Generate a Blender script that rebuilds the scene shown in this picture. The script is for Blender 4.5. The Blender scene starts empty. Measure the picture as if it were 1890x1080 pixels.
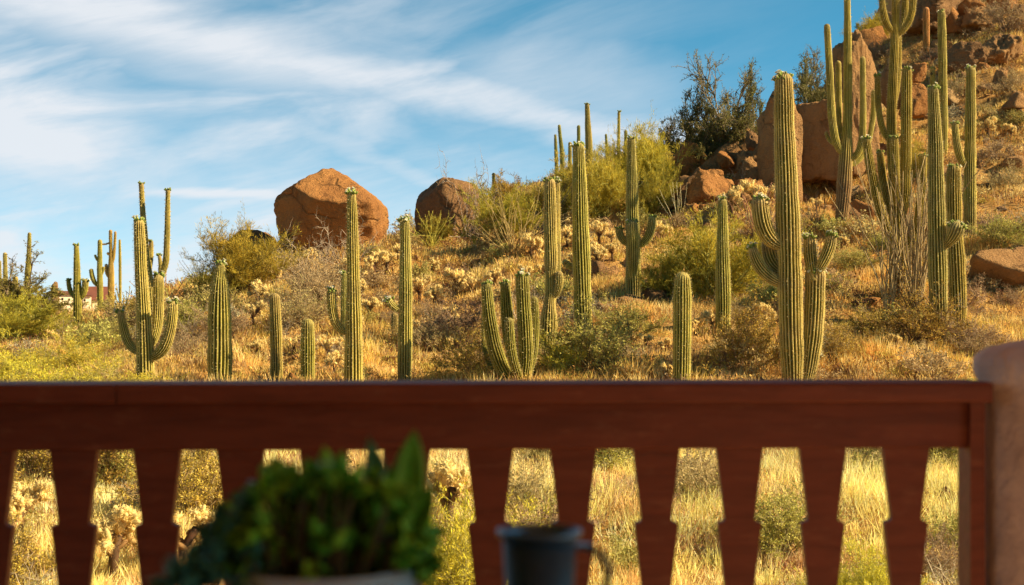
import bpy, math, random
import numpy as np
from math import radians, sin, cos, pi
rng = np.random.default_rng(7)
random.seed(7)
S = bpy.context.scene
COL = S.collection
F = 2625.0            # focal length in photo pixels (50 mm on a 36 mm sensor)
HOR = 570.0           # photo row of the horizon

# ------------------------------------------------------------------ camera
cd = bpy.data.cameras.new('camera'); cam = bpy.data.objects.new('camera', cd); COL.objects.link(cam)
cam.location = (0, 0, 0); cam.rotation_euler = (radians(90), 0, 0)
cd.lens = 50; cd.sensor_width = 36; cd.shift_y = (HOR - 540) / 1890.0
cd.clip_start = 0.05; cd.clip_end = 6000
cd.dof.use_dof = True; cd.dof.focus_distance = 31.0; cd.dof.aperture_fstop = 0.05 / 0.0115; cd.dof.aperture_blades = 0
S.camera = cam

# ------------------------------------------------------------------ light
SUN_EL, SUN_AZ = 32.0, 78.0        # azimuth measured from behind the camera towards the right
to_sun = np.array([sin(radians(SUN_AZ)) * cos(radians(SUN_EL)), -cos(radians(SUN_AZ)) * cos(radians(SUN_EL)), sin(radians(SUN_EL))])
ld = bpy.data.lights.new('sun', 'SUN'); ld.energy = 5.0; ld.angle = radians(0.53); ld.color = (1.0, 0.80, 0.47)
sun = bpy.data.objects.new('sun', ld); COL.objects.link(sun)
from mathutils import Vector
sun.rotation_euler = Vector(to_sun).to_track_quat('Z', 'Y').to_euler()

S.view_settings.view_transform = 'Standard'; S.view_settings.look = 'None'
S.view_settings.exposure = 1.03; S.view_settings.gamma = 1.0
S.cycles.max_bounces = 8; S.cycles.diffuse_bounces = 4; S.cycles.glossy_bounces = 3
S.cycles.use_denoising = True

W = bpy.data.worlds.new('World'); S.world = W; W.use_nodes = True
nt = W.node_tree; nt.nodes.clear()
class G:
    """small helper for building node graphs"""
    def __init__(s, nt): s.nt = nt
    def n(s, t, **kw):
        o = s.nt.nodes.new(t)
        for k, v in kw.items(): setattr(o, k, v)
        return o
    def put(s, sock, v):
        if v is None: return
        if hasattr(v, 'is_output') or hasattr(v, 'links'): s.nt.links.new(v, sock)
        else: sock.default_value = v
    def m(s, op, a, b=None, c=None, clamp=False):
        o = s.n('ShaderNodeMath', operation=op, use_clamp=clamp); s.put(o.inputs[0], a); s.put(o.inputs[1], b); s.put(o.inputs[2], c); return o.outputs[0]
    def vm(s, op, a, b=None):
        o = s.n('ShaderNodeVectorMath', operation=op); s.put(o.inputs[0], a); s.put(o.inputs[1], b); return o.outputs['Value'] if op in ('DOT_PRODUCT', 'LENGTH') else o.outputs[0]
    def noise(s, v, sc, det=4, rough=0.55, dist=0.0):
        o = s.n('ShaderNodeTexNoise'); s.put(o.inputs['Vector'], v); o.inputs['Scale'].default_value = sc; o.inputs['Detail'].default_value = det
        o.inputs['Roughness'].default_value = rough; o.inputs['Distortion'].default_value = dist; return o.outputs['Fac']
    def mapr(s, v, a, b, c=0.0, d=1.0, smooth=True):
        o = s.n('ShaderNodeMapRange', interpolation_type='SMOOTHSTEP' if smooth else 'LINEAR'); s.put(o.inputs[0], v)
        for k, x in enumerate((a, b, c, d)): s.put(o.inputs[k + 1], x)
        return o.outputs[0]
    def mix(s, f, a, b, mode='MIX'):
        o = s.n('ShaderNodeMix', data_type='RGBA', blend_type=mode); s.put(o.inputs[0], f); s.put(o.inputs[6], a); s.put(o.inputs[7], b); return o.outputs[2]
    def mapping(s, v, loc=(0, 0, 0), rot=(0, 0, 0), sc=(1, 1, 1)):
        o = s.n('ShaderNodeMapping'); s.put(o.inputs[0], v); o.inputs[1].default_value = loc; o.inputs[2].default_value = rot; o.inputs[3].default_value = sc; return o.outputs[0]

def pdir(px, py):
    v = np.array([px - 945.0, F, HOR - py]); return v / np.linalg.norm(v)
g = G(nt)
tc = g.n('ShaderNodeTexCoord'); D = tc.outputs['Generated']
warp = g.mapping(D, loc=(0, 0, 0.07), sc=(1, 1, 2.6))
sky = g.n('ShaderNodeTexSky', sky_type='NISHITA'); sky.sun_disc = False
sky.sun_elevation = radians(SUN_EL); sky.sun_rotation = math.atan2(to_sun[0], to_sun[1])
sky.air_density = 1.0; sky.dust_density = 0.5; sky.ozone_density = 2.5; sky.altitude = 800
g.put(sky.inputs[0], g.vm('NORMALIZE', warp))
sx = g.n('ShaderNodeSeparateXYZ'); g.put(sx.inputs[0], D)
base = g.mix(1.0, sky.outputs[0], g.mix(g.mapr(sx.outputs[2], .24, .5), (0.42, 1.28, 1.15, 1), (0.50, .50, .40, 1)), 'MULTIPLY')
rot = g.mapping(D, rot=(0, radians(13), 0), sc=(1, 1, 1))
st = g.mapping(rot, sc=(3.0, 3.0, 13.0))
n1 = g.noise(st, 1.6, 7, 0.55, 0.7)
n2 = g.noise(g.mapping(rot, loc=(3, 1, 7), sc=(4.0, 4.0, 9.0)), 1.6, 5, 0.55, 0.3)
fine = g.noise(g.mapping(rot, loc=(1, 5, 2), sc=(6.0, 6.0, 45.0)), 4.0, 6, 0.65, 0.8)
def band(p1, p2, width, wob, soft_src):
    nn = np.cross(pdir(*p1), pdir(*p2)); nn /= np.linalg.norm(nn)
    s = g.vm('DOT_PRODUCT', D, tuple(nn))
    s = g.m('ADD', s, g.m('MULTIPLY', g.m('SUBTRACT', soft_src, 0.5), wob))
    return g.mapr(g.m('ABSOLUTE', s), width, 0.0)
def xwin(c, w, lo=0.0):     # window along azimuth
    dd = pdir(c, 300); s = g.vm('DISTANCE' if False else 'DOT_PRODUCT', D, (float(dd[1]), float(-dd[0]), 0.0))
    return g.mapr(g.m('ABSOLUTE', s), w, w * 0.25, lo, 1.0)
bA = g.m('MULTIPLY', band((150, 20), (1080, 222), 0.034, 0.07, n2), g.mapr(n1, .30, .62, .35, 1.0))
bA2 = band((100, 0), (700, 150), 0.050, 0.05, n1)
bA2 = g.m('MULTIPLY', bA2, xwin(250, 0.22))
bB = g.m('MULTIPLY', band((300, 350), (560, 362), 0.008, 0.02, n1), xwin(400, 0.09))
bC = g.m('MULTIPLY', g.m('MULTIPLY', band((0, 225), (120, 250), 0.060, 0.12, n1), xwin(-120, 0.22)), g.mapr(n2, .3, .6, .4, 1.0))
bD = g.m('MULTIPLY', band((560, 240), (800, 330), 0.013, 0.05, n1), xwin(700, 0.14))
bE = g.m('MULTIPLY', band((800, 110), (1260, 160), 0.040, 0.06, n2), xwin(1050, 0.12))
gen = g.mapr(n1, 0.38, 0.74, 0.0, 0.52)
wide = g.mapr(n2, 0.33, 0.72, 0.06, 0.46)
lowhaze = g.mapr(g.n('ShaderNodeSeparateXYZ').outputs[2], 0, 1)
left = g.mapr(sx.outputs[0], 0.24, -0.22, 0.06, 1.0)
low = g.mapr(sx.outputs[2], 0.18, 0.0, 0.0, 0.55)
m = g.m('MULTIPLY', gen, left)
m = g.m('ADD', m, g.m('MULTIPLY', wide, g.m('MULTIPLY', left, 0.7)))
for b, k in ((bA, .70), (bA2, .68), (bB, .55), (bC, .8), (bD, .30), (bE, .40)):
    m = g.m('MAXIMUM', m, g.m('ADD', g.m('MULTIPLY', b, k), g.m('MULTIPLY', m, 0.35)))
m = g.m('ADD', m, g.m('MULTIPLY', low, left))
m = g.m('MULTIPLY', m, g.mapr(fine, 0.2, 0.75, 0.90, 1.05))
m = g.m('MINIMUM', m, 0.93)
m = g.m('MULTIPLY', m, g.m('MULTIPLY', g.mapr(sx.outputs[1], 0.0, 0.75), g.mapr(sx.outputs[2], 0.62, 0.30)))
sep = g.m('MULTIPLY', m, 1.0)
cloud = g.mix(1.0, (0.64, 0.665, 0.70, 1), (7.6, 7.6, 7.6, 1), 'MULTIPLY')
skycol = g.mix(sep, base, cloud)
bg = g.n('ShaderNodeBackground'); g.put(bg.inputs[0], skycol); bg.inputs[1].default_value = 0.084
out = g.n('ShaderNodeOutputWorld'); g.put(out.inputs[0], bg.outputs[0])

# ------------------------------------------------------------------ helpers
def at(px, py, Y): return np.array([(px - 945.0) / F * Y, Y, (HOR - py) / F * Y])
def tag(o, label=None, cat=None, group=None, kind=None):
    if label: o['label'] = label
    if cat: o['category'] = cat
    if group: o['group'] = group
    if kind: o['kind'] = kind
    return o
def empty(name, loc, label, cat, group=None):
    o = bpy.data.objects.new(name, None); COL.objects.link(o); o.location = tuple(float(v) for v in loc); o.empty_display_size = .2
    return tag(o, label, cat, group)
class MB:
    """collects vertices, faces and vertex colours for ONE mesh object"""
    def __init__(s): s.V = []; s.Fc = []; s.C = []; s.M = []; s.nv = 0
    def add(s, V, Fs, C=(1, 1, 1), mi=0):
        V = np.asarray(V, float).reshape(-1, 3)
        if not isinstance(Fs, list): Fs = [Fs]
        for f in Fs:
            f = np.asarray(f, int)
            if len(f): s.Fc.append(f + s.nv); s.M.append(np.full(len(f), mi))
        C = np.asarray(C, float)
        if C.ndim == 1: C = np.tile(C[:3], (len(V), 1))
        s.V.append(V); s.C.append(C); s.nv += len(V); return s
    def mesh(s, name, mats, smooth=True, off=None):
        V = np.concatenate(s.V); C = np.concatenate(s.C)
        if off is not None: V = V - np.asarray(off)
        me = bpy.data.meshes.new(name)
        lv = np.concatenate([f.ravel() for f in s.Fc]); lt = np.concatenate([np.full(len(f), f.shape[1]) for f in s.Fc])
        me.vertices.add(len(V)); me.vertices.foreach_set('co', V.ravel().astype(np.float32))
        me.loops.add(len(lv)); me.loops.foreach_set('vertex_index', lv.astype(np.int32))
        me.polygons.add(len(lt)); ls = np.concatenate([[0], np.cumsum(lt)[:-1]])
        me.polygons.foreach_set('loop_start', ls.astype(np.int32)); me.polygons.foreach_set('loop_total', lt.astype(np.int32))
        me.polygons.foreach_set('use_smooth', np.full(len(lt), smooth))
        me.polygons.foreach_set('material_index', np.concatenate(s.M).astype(np.int32))
        for m_ in mats: me.materials.append(m_)
        me.update(calc_edges=True)
        a = me.color_attributes.new('Col', 'FLOAT_COLOR', 'POINT')
        a.data.foreach_set('color', np.concatenate([C, np.ones((len(C), 1))], 1).ravel().astype(np.float32))
        return me
    def obj(s, name, mats, parent=None, smooth=True, origin=None):
        """world-space vertices; the object's origin goes to origin (or to its parent's)"""
        if not isinstance(mats, (list, tuple)): mats = [mats]
        po = np.array(parent.location) if parent is not None else np.zeros(3)
        if parent is not None and parent.parent is not None: po = po + np.array(parent.parent.location)
        o_ = np.asarray(origin) if origin is not None else po
        o = bpy.data.objects.new(name, s.mesh(name, mats, smooth, o_)); COL.objects.link(o)
        o.location = tuple(float(v) for v in (o_ - po if parent is not None else o_))
        if parent is not None: o.parent = parent
        return o
def place_mesh(name, me, parent=None, loc=(0, 0, 0)):
    o = bpy.data.objects.new(name, me); COL.objects.link(o); o.location = tuple(float(v) for v in loc)
    if parent is not None: o.parent = parent
    return o
def frames(P):
    T = np.gradient(P, axis=0); T /= np.linalg.norm(T, axis=1)[:, None] + 1e-9
    u = np.array([1.0, 0, 0]) if abs(T[0][0]) < .9 else np.array([0, 1.0, 0])
    U = np.zeros_like(P); Wv = np.zeros_like(P)
    for i in range(len(P)):
        u = u - T[i] * u.dot(T[i]); u /= np.linalg.norm(u); U[i] = u; Wv[i] = np.cross(T[i], u)
    return T, U, Wv
def tube(mb, P, R, n=8, C=(1, 1, 1), cap=True, mi=0):
    P = np.asarray(P, float); R = np.broadcast_to(np.asarray(R, float), (len(P),))
    T, U, Wv = frames(P); a = np.linspace(0, 2 * pi, n, endpoint=False)
    V = P[:, None] + R[:, None, None] * (np.cos(a)[None, :, None] * U[:, None] + np.sin(a)[None, :, None] * Wv[:, None])
    i, j = np.meshgrid(np.arange(len(P) - 1), np.arange(n), indexing='ij'); j2 = (j + 1) % n
    q = np.stack([i * n + j, i * n + j2, (i + 1) * n + j2, (i + 1) * n + j], -1).reshape(-1, 4)
    V = V.reshape(-1, 3); Fs = [q]
    if cap:
        k = len(V); V = np.concatenate([V, P[:1], P[-1:]]); jj = np.arange(n); b = (len(P) - 1) * n
        Fs.append(np.concatenate([np.stack([np.full(n, k), (jj + 1) % n, jj], 1), np.stack([np.full(n, k + 1), b + jj, b + (jj + 1) % n], 1)]))
    C = np.asarray(C, float)
    if C.ndim == 2: C = np.concatenate([np.repeat(C, n, 0)] + ([C[:1], C[-1:]] if cap else []))
    mb.add(V, Fs, C, mi)
def segs(mb, P0, P1, R0, R1, C0, C1=None, mi=0):
    """many thin three-sided twigs at once"""
    P0 = np.asarray(P0, float).reshape(-1, 3); P1 = np.asarray(P1, float).reshape(-1, 3); n = len(P0)
    if not n: return
    R0 = np.broadcast_to(R0, (n,)); R1 = np.broadcast_to(R1, (n,))
    T = P1 - P0; T = T / (np.linalg.norm(T, axis=1)[:, None] + 1e-9)
    h = np.where(np.abs(T[:, 2:3]) < .8, np.array([[0, 0, 1.0]]), np.array([[1.0, 0, 0]]))
    U = np.cross(T, h); U /= np.linalg.norm(U, axis=1)[:, None] + 1e-9; Wv = np.cross(T, U)
    vs = []
    for P, R in ((P0, R0), (P1, R1)):
        for k in range(3): vs.append(P + R[:, None] * (cos(k * 2 * pi / 3) * U + sin(k * 2 * pi / 3) * Wv))
    V = np.stack(vs, 1).reshape(-1, 3); b = np.arange(n)[:, None] * 6
    q = np.concatenate([b + np.array([[k, (k + 1) % 3, 3 + (k + 1) % 3, 3 + k]]) for k in range(3)])
    C0 = np.broadcast_to(np.asarray(C0, float), (n, 3)); C1 = C0 if C1 is None else np.broadcast_to(np.asarray(C1, float), (n, 3))
    C = np.stack([C0, C0, C0, C1, C1, C1], 1).reshape(-1, 3)
    mb.add(V, q, C, mi)
def unit(v): return v / (np.linalg.norm(v, axis=-1, keepdims=True) + 1e-9)
def leaves(mb, P, Dv, L, Wd, C, r, mi=0):
    """many diamond-shaped leaves / blades: base P, direction Dv"""
    P = np.asarray(P, float); n = len(P)
    if not n: return
    Dv = unit(np.asarray(Dv, float)); L = np.broadcast_to(L, (n,))[:, None]; Wd = np.broadcast_to(Wd, (n,))[:, None]
    s = unit(np.cross(Dv, r.normal(size=(n, 3))))
    V = np.stack([P, P + Dv * L * .45 + s * Wd * .5, P + Dv * L, P + Dv * L * .45 - s * Wd * .5], 1).reshape(-1, 3)
    q = np.arange(n)[:, None] * 4 + np.arange(4)[None]
    C = np.repeat(np.broadcast_to(np.asarray(C, float), (n, 3)), 4, 0)
    mb.add(V, q, C, mi)
def box(mb, x0, x1, y0, y1, z0, z1, C=(1, 1, 1), mi=0):
    V = [(x, y, z) for z in (z0, z1) for y in (y0, y1) for x in (x0, x1)]
    mb.add(V, np.array([(0, 2, 3, 1), (4, 5, 7, 6), (0, 1, 5, 4), (2, 6, 7, 3), (0, 4, 6, 2), (1, 3, 7, 5)]), C, mi)
def lathe(mb, prof, c, n=40, C=(1, 1, 1), mi=0, rfun=None):
    a = np.linspace(0, 2 * pi, n, endpoint=False); V = []
    for r, z in prof:
        rr = np.full(n, r) if rfun is None else r * rfun(a, z)
        V.append(np.stack([c[0] + rr * np.cos(a), c[1] + rr * np.sin(a), np.full(n, c[2] + z)], 1))
    V = np.concatenate(V); k = len(prof)
    i, j = np.meshgrid(np.arange(k - 1), np.arange(n), indexing='ij'); j2 = (j + 1) % n
    mb.add(V, np.stack([i * n + j, i * n + j2, (i + 1) * n + j2, (i + 1) * n + j], -1).reshape(-1, 4), C, mi)

# ------------------------------------------------------------------ materials
def material(name, rough=.8, spec=.2):
    mt = bpy.data.materials.new(name); mt.use_nodes = True; g = G(mt.node_tree)
    b = mt.node_tree.nodes['Principled BSDF']; b.inputs['Roughness'].default_value = rough; b.inputs['Specular IOR Level'].default_value = spec
    return mt, g, b
def bump(g, b, h, strength, dist):
    o = g.n('ShaderNodeBump'); o.inputs['Strength'].default_value = strength; o.inputs['Distance'].default_value = dist
    g.put(o.inputs['Height'], h); g.put(b.inputs['Normal'], o.outputs[0])
def vcol(g):
    o = g.n('ShaderNodeVertexColor'); o.layer_name = 'Col'; return o.outputs[0]
def mk_veg(name, vary=.35, sc=3.0, trans=0.0, rough=.75, hue=True):
    mt, g, b = material(name, rough, .15)
    t = g.n('ShaderNodeTexCoord').outputs['Object']
    n = g.mapr(g.noise(t, sc, 3), .3, .7, 1 - vary, 1 + vary)
    c = g.vm('MULTIPLY', vcol(g), g.n('ShaderNodeCombineXYZ').outputs[0]) if False else None
    comb = g.n('ShaderNodeCombineXYZ'); g.put(comb.inputs[0], n); g.put(comb.inputs[1], n); g.put(comb.inputs[2], n)
    c = g.vm('MULTIPLY', vcol(g), comb.outputs[0])
    if hue:
        oi = g.n('ShaderNodeObjectInfo'); hs = g.n('ShaderNodeHueSaturation'); g.put(hs.inputs['Color'], c)
        g.put(hs.inputs['Hue'], g.mapr(oi.outputs['Random'], 0, 1, .485, .515, False)); g.put(hs.inputs['Value'], g.mapr(oi.outputs['Random'], 0, 1, .85, 1.15, False)); c = hs.outputs[0]
    g.put(b.inputs['Base Color'], c)
    if trans:
        tr = g.n('ShaderNodeBsdfTranslucent'); g.put(tr.inputs[0], c); mx = g.n('ShaderNodeMixShader'); mx.inputs[0].default_value = trans
        g.put(mx.inputs[1], b.outputs[0]); g.put(mx.inputs[2], tr.outputs[0]); g.put(mt.node_tree.nodes['Material Output'].inputs[0], mx.outputs[0])
    return mt
M_leaf = mk_veg('foliage', .3, 2.5, .25)
M_twig = mk_veg('twigs', .25, 5)
M_grass = mk_veg('dry_grass', .18, .8, .4, hue=False)
M_spine = mk_veg('spines', .2, 5, .15, hue=False)
M_pot_leaf = mk_veg('succulent_leaf', .3, 30, .15, .35, hue=False)
mt, g, b = material('saguaro_skin', .65, .2)
t = g.n('ShaderNodeTexCoord').outputs['Object']
n = g.mapr(g.noise(g.mapping(t, sc=(2, 2, .8)), 3.0, 5, .6), .3, .7, .72, 1.25)
cmb = g.n('ShaderNodeCombineXYZ'); [g.put(cmb.inputs[k], n) for k in range(3)]
c = g.vm('MULTIPLY', vcol(g), cmb.outputs[0])
sc_ = g.mapr(g.noise(t, 6.0, 5, .7, 1.0), .62, .70, 0, .6)
c = g.mix(sc_, c, (.22, .15, .08, 1))
vo = g.n('ShaderNodeTexVoronoi'); g.put(vo.inputs['Vector'], t); vo.inputs['Scale'].default_value = 2.1; sv = g.n('ShaderNodeSeparateXYZ'); g.put(sv.inputs[0], vo.outputs['Color'])
hole = g.m('MULTIPLY', g.mapr(vo.outputs['Distance'], .17, .10), g.m('GREATER_THAN', sv.outputs[0], .80))
c = g.mix(g.m('MULTIPLY', hole, .85), c, (.05, .035, .02, 1)); g.put(b.inputs['Base Color'], c)
bump(g, b, g.noise(t, 45, 3), .5, .02); M_cactus = mt

def mk_rock(name, c1, c2, c3, sc=1.0):
    mt, g, b = material(name, .9, .15)
    t = g.n('ShaderNodeTexCoord').outputs['Object']
    big = g.noise(t, .9 * sc, 6, .6, .4); gr = g.noise(t, 14 * sc, 6, .7)
    c = g.mix(g.mapr(big, .35, .65), c1, c2)
    c = g.mix(g.mapr(g.noise(g.mapping(t, sc=(1, 1, .45)), 1.7 * sc, 7, .65, .6), .52, .68, 0, .8), c, c3)
    c = g.mix(g.mapr(gr, .35, .7, 0, .5), c, (c1[0] * 1.3, c1[1] * 1.25, c1[2] * 1.2, 1))
    vo = g.n('ShaderNodeTexVoronoi', feature='DISTANCE_TO_EDGE'); g.put(vo.inputs['Vector'], g.vm('ADD', t, g.mapping(g.n('ShaderNodeTexNoise').outputs['Color'], sc=(.5, .5, .5)))); vo.inputs['Scale'].default_value = .36 * sc
    crack = g.m('MAXIMUM', g.mapr(vo.outputs[0], 0, .03, 0, 1), g.mapr(g.noise(g.mapping(t, loc=(7, 3, 1)), .8, 3), .47, .56)); c = g.mix(g.m('MULTIPLY', g.m('SUBTRACT', 1.0, crack), .45), c, (.07, .04, .02, 1))
    c = g.mix(g.mapr(gr, .60, .75, 0, .35), c, (c3[0] * .7, c3[1] * .7, c3[2] * .7, 1))
    g.put(b.inputs['Base Color'], c)
    h = g.m('ADD', g.m('MULTIPLY', g.noise(t, 3.5 * sc, 8, .7), 1.0), g.m('MULTIPLY', gr, .35))
    h = g.m('ADD', h, g.m('MULTIPLY', crack, .45)); bump(g, b, h, .9, .24)
    return mt
M_rock = mk_rock('granite_boulder', (.45, .215, .075, 1), (.33, .145, .05, 1), (.16, .075, .035, 1))
M_rock2 = mk_rock('pale_granite', (.44, .25, .11, 1), (.33, .175, .075, 1), (.16, .09, .045, 1), 1.2)
M_pale = mk_rock('tan_granite', (.58, .38, .19, 1), (.48, .30, .14, 1), (.28, .17, .08, 1), 1.6)
M_rock3 = mk_rock('dark_granite', (.32, .18, .085, 1), (.22, .12, .06, 1), (.10, .06, .035, 1), 1.0)

mt, g, b = material('desert_soil', .95, .1)
t = g.n('ShaderNodeTexCoord').outputs['Object']
c = g.mix(g.mapr(g.noise(t, .25, 5, .6), .35, .65), (.56, .32, .10, 1), (.40, .20, .06, 1))
c = g.mix(g.mapr(g.noise(t, 6, 6, .75), .42, .68, 0, .7), c, (.64, .42, .18, 1))
c = g.mix(g.mapr(g.noise(t, 22, 4, .8), .55, .72, 0, .6), c, (.16, .09, .045, 1))
g.put(b.inputs['Base Color'], c)
bump(g, b, g.m('ADD', g.noise(t, 5, 8, .75), g.m('MULTIPLY', g.noise(t, 30, 4, .7), .4)), .9, .12); M_soil = mt

def mk_wood():
    mt, g, b = material('red_brown_wood', .55, .3)
    t = g.n('ShaderNodeTexCoord').outputs['Object']
    n = g.noise(g.mapping(t, sc=(1.2, 10, 10)), 4, 5, .6, .5)
    c = g.mix(g.mapr(n, .35, .7), (.20, .042, .018, 1), (.145, .030, .013, 1))
    c = g.mix(g.mapr(g.noise(g.mapping(t, sc=(1.5, 5, 5)), 7, 5, .7), .52, .8, 0, .6), c, (.30, .10, .05, 1))
    g.put(b.inputs['Base Color'], c); bump(g, b, n, .3, .01); return mt
M_wood = mk_wood()
def mk_plain(name, c1, c2, sc, rough, spec=.3, bstr=.3, bd=.01, metal=0):
    mt, g, b = material(name, rough, spec); t = g.n('ShaderNodeTexCoord').outputs['Object']
    n = g.noise(t, sc, 5, .6); g.put(b.inputs['Base Color'], g.mix(g.mapr(n, .3, .7), c1, c2)); b.inputs['Metallic'].default_value = metal
    if bstr: bump(g, b, n, bstr, bd)
    return mt
M_stucco = mk_plain('brown_stucco', (.76, .54, .47, 1), (.56, .38, .32, 1), 6, .9, .2, .9, .04)
M_wall = mk_plain('tan_stucco', (.66, .48, .33, 1), (.60, .43, .30, 1), 6, .9, .2)
M_deck = mk_plain('patio_concrete', (.49, .38, .28, 1), (.42, .33, .24, 1), 3, .9, .2)
M_ceil = mk_plain('porch_ceiling', (.70, .54, .38, 1), (.64, .49, .34, 1), 3, .8, .2)
M_cream = mk_plain('cream_stucco', (.82, .70, .52, 1), (.76, .64, .47, 1), 1, .9, .2, 0)
M_roof = mk_plain('brown_roof', (.20, .075, .055, 1), (.16, .06, .045, 1), 1, .9, .2, 0)
M_glass = mk_plain('dark_window', (.03, .03, .035, 1), (.02, .02, .025, 1), 1, .2, .5, 0)
M_stonepile = mk_rock('chimney_stone', (.45, .28, .14, 1), (.33, .17, .08, 1), (.16, .09, .06, 1), 2)
M_enamel = mk_plain('dark_enamel', (.020, .048, .085, 1), (.028, .060, .10, 1), 8, .45, .35, 0)
M_rim = mk_plain('worn_metal_rim', (.12, .20, .30, 1), (.08, .13, .20, 1), 30, .3, .5, 0, 0, .6)
M_wire = mk_plain('handle_metal', (.05, .055, .06, 1), (.035, .04, .045, 1), 30, .35, .5, 0, 0, .7)
M_bowl = mk_plain('glazed_clay', (.52, .58, .66, 1), (.45, .50, .57, 1), 12, .5, .4, 0)
M_table = mk_plain('dark_table_top', (.06, .045, .035, 1), (.045, .035, .03, 1), 5, .6, .3, 0)
M_potsoil = mk_plain('potting_soil', (.03, .02, .015, 1), (.02, .015, .01, 1), 40, .95, .1, .5)

# ------------------------------------------------------------------ the ground
near = [(0, None), (15.4, 1080), (18, 925), (21.5, 822), (26, 728)]
cols = {
 -500: [(32, 690), (40, 652), (50, 625), (60, 612), (75, 606), (100, 598), (220, 579)],
 0:    [(32, 685), (38, 650), (45, 622), (55, 606), (65, 602), (100, 597), (220, 579)],
 180:  [(32, 685), (38, 645), (45, 615), (55, 602), (65, 600), (100, 596), (220, 579)],
 330:  [(30, 672), (36, 610), (42, 565), (48, 548), (58, 552), (80, 575), (220, 579)],
 480:  [(30, 665), (36, 600), (42, 535), (50, 492), (60, 495), (80, 560), (220, 580)],
 600:  [(30, 660), (36, 592), (42, 528), (50, 474), (58, 472), (80, 540), (220, 580)],
 750:  [(30, 660), (36, 590), (42, 528), (48, 478), (55, 452), (64, 445), (90, 520), (220, 580)],
 900:  [(30, 660), (36, 582), (44, 500), (52, 440), (60, 402), (68, 390), (90, 440), (220, 570)],
 1100: [(30, 655), (36, 572), (44, 485), (52, 412), (60, 350), (70, 305), (80, 300), (110, 330)],
 1250: [(30, 650), (36, 562), (44, 465), (52, 395), (60, 335), (66, 300), (74, 290), (110, 350)],
 1400: [(30, 645), (36, 555), (44, 455), (52, 385), (60, 315), (66, 270), (74, 245), (100, 300)],
 1520: [(30, 640), (36, 562), (44, 462), (52, 392), (60, 315), (68, 240), (76, 190), (90, 180), (110, 200)],
 1600: [(30, 640), (36, 562), (44, 462), (52, 380), (60, 280), (70, 170), (80, 95), (90, 70), (110, 75)],
 1700: [(30, 640), (36, 552), (44, 452), (52, 352), (60, 250), (70, 135), (80, 25), (95, -80), (120, -200)],
 1890: [(30, 640), (36, 542), (44, 432), (52, 312), (60, 205), (70, 75), (80, -45), (95, -175), (120, -250)],
 2500: [(30, 620), (36, 500), (44, 370), (52, 240), (60, 120), (70, -10), (80, -120), (95, -240), (120, -330)]}
YG = np.concatenate([np.arange(0, 130, .5), np.arange(130, 900, 10), [1500, 3000, 6000]])
UG = np.arange(-900, 2901, 25.0)
def _col(pts):
    ys = [0, 13.5]; zs = [-3.05, -3.02]
    for Y, y in near[1:] + pts: ys.append(Y); zs.append((HOR - y) / F * Y)
    e = zs[-1]; ys += [max(320, ys[-1] + 60), 900, 6000]; zs += [min(e, e * .5 + (-2)), -4, -8]
    return np.interp(YG, ys, zs)
ck = sorted(cols); ct = np.array([_col(cols[k]) for k in ck])
TB = np.array([[np.interp(u, ck, ct[:, j]) for j in range(len(YG))] for u in UG])
def _sm(A, k, ax):
    ker = np.hanning(k + 2)[1:-1]; ker /= ker.sum()
    return np.apply_along_axis(lambda v: np.convolve(np.pad(v, k // 2, mode='edge'), ker, 'valid'), ax, A)
TB = _sm(TB, 7, 0)
TB[:, :260] = _sm(TB[:, :260], 7, 1)
_wv = [(rng.uniform(0, 2 * pi), rng.uniform(0, 2 * pi), L, A) for L, A in [(9, .16), (7, .14), (5, .12), (3.6, .10), (2.7, .08), (1.9, .055), (1.4, .04), (1.0, .028), (.7, .02)] for _ in range(2)]
def ground(X, Y):
    X = np.asarray(X, float); Y = np.asarray(Y, float)
    u = np.clip(945 + F * X / np.maximum(Y, 1.0), UG[0], UG[-1] - 1e-3); Yc = np.clip(Y, 0, 5999)
    i = np.clip(((u - UG[0]) / 25).astype(int), 0, len(UG) - 2); fu = (u - UG[i]) / 25
    j = np.clip(np.searchsorted(YG, Yc, 'right') - 1, 0, len(YG) - 2); fy = (Yc - YG[j]) / (YG[j + 1] - YG[j])
    z = (TB[i, j] * (1 - fu) + TB[i + 1, j] * fu) * (1 - fy) + (TB[i, j + 1] * (1 - fu) + TB[i + 1, j + 1] * fu) * fy
    nz = 0
    for a, ph, L, A in _wv: nz = nz + A * np.sin((X * cos(a) + Y * sin(a)) * 2 * pi / L + ph)
    return z + nz * .62 * np.clip((Y - 10) / 30, 0, 1.2)
def place(px, py, y0=13.0, y1=118.0):
    Y = np.arange(y0, y1, .05); z = (HOR - py) / F * Y; h = ground((px - 945) / F * Y, Y)
    k = np.argmax(h >= z) if (h >= z).any() else len(Y) - 1
    return float(Y[k])
xs = np.sign(np.linspace(-1, 1, 420)) * (np.abs(np.linspace(-1, 1, 420)) ** 1.0) * 62
xs = np.concatenate([-62 - np.geomspace(1, 3000, 24)[::-1], xs, 62 + np.geomspace(1, 3000, 24)])
ysg = np.concatenate([-np.geomspace(1, 500, 10)[::-1], np.arange(0, 118, .28), 118 + np.geomspace(.6, 4500, 40)])
XX, YY = np.meshgrid(xs, ysg); ZZ = ground(XX, YY)
V = np.stack([XX, YY, ZZ], -1).reshape(-1, 3); nx = len(xs)
i, j = np.meshgrid(np.arange(len(ysg) - 1), np.arange(nx - 1), indexing='ij')
q = np.stack([i * nx + j, i * nx + j + 1, (i + 1) * nx + j + 1, (i + 1) * nx + j], -1).reshape(-1, 4)
tag(MB().add(V, q).obj('ground', M_soil), kind='structure')

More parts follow.
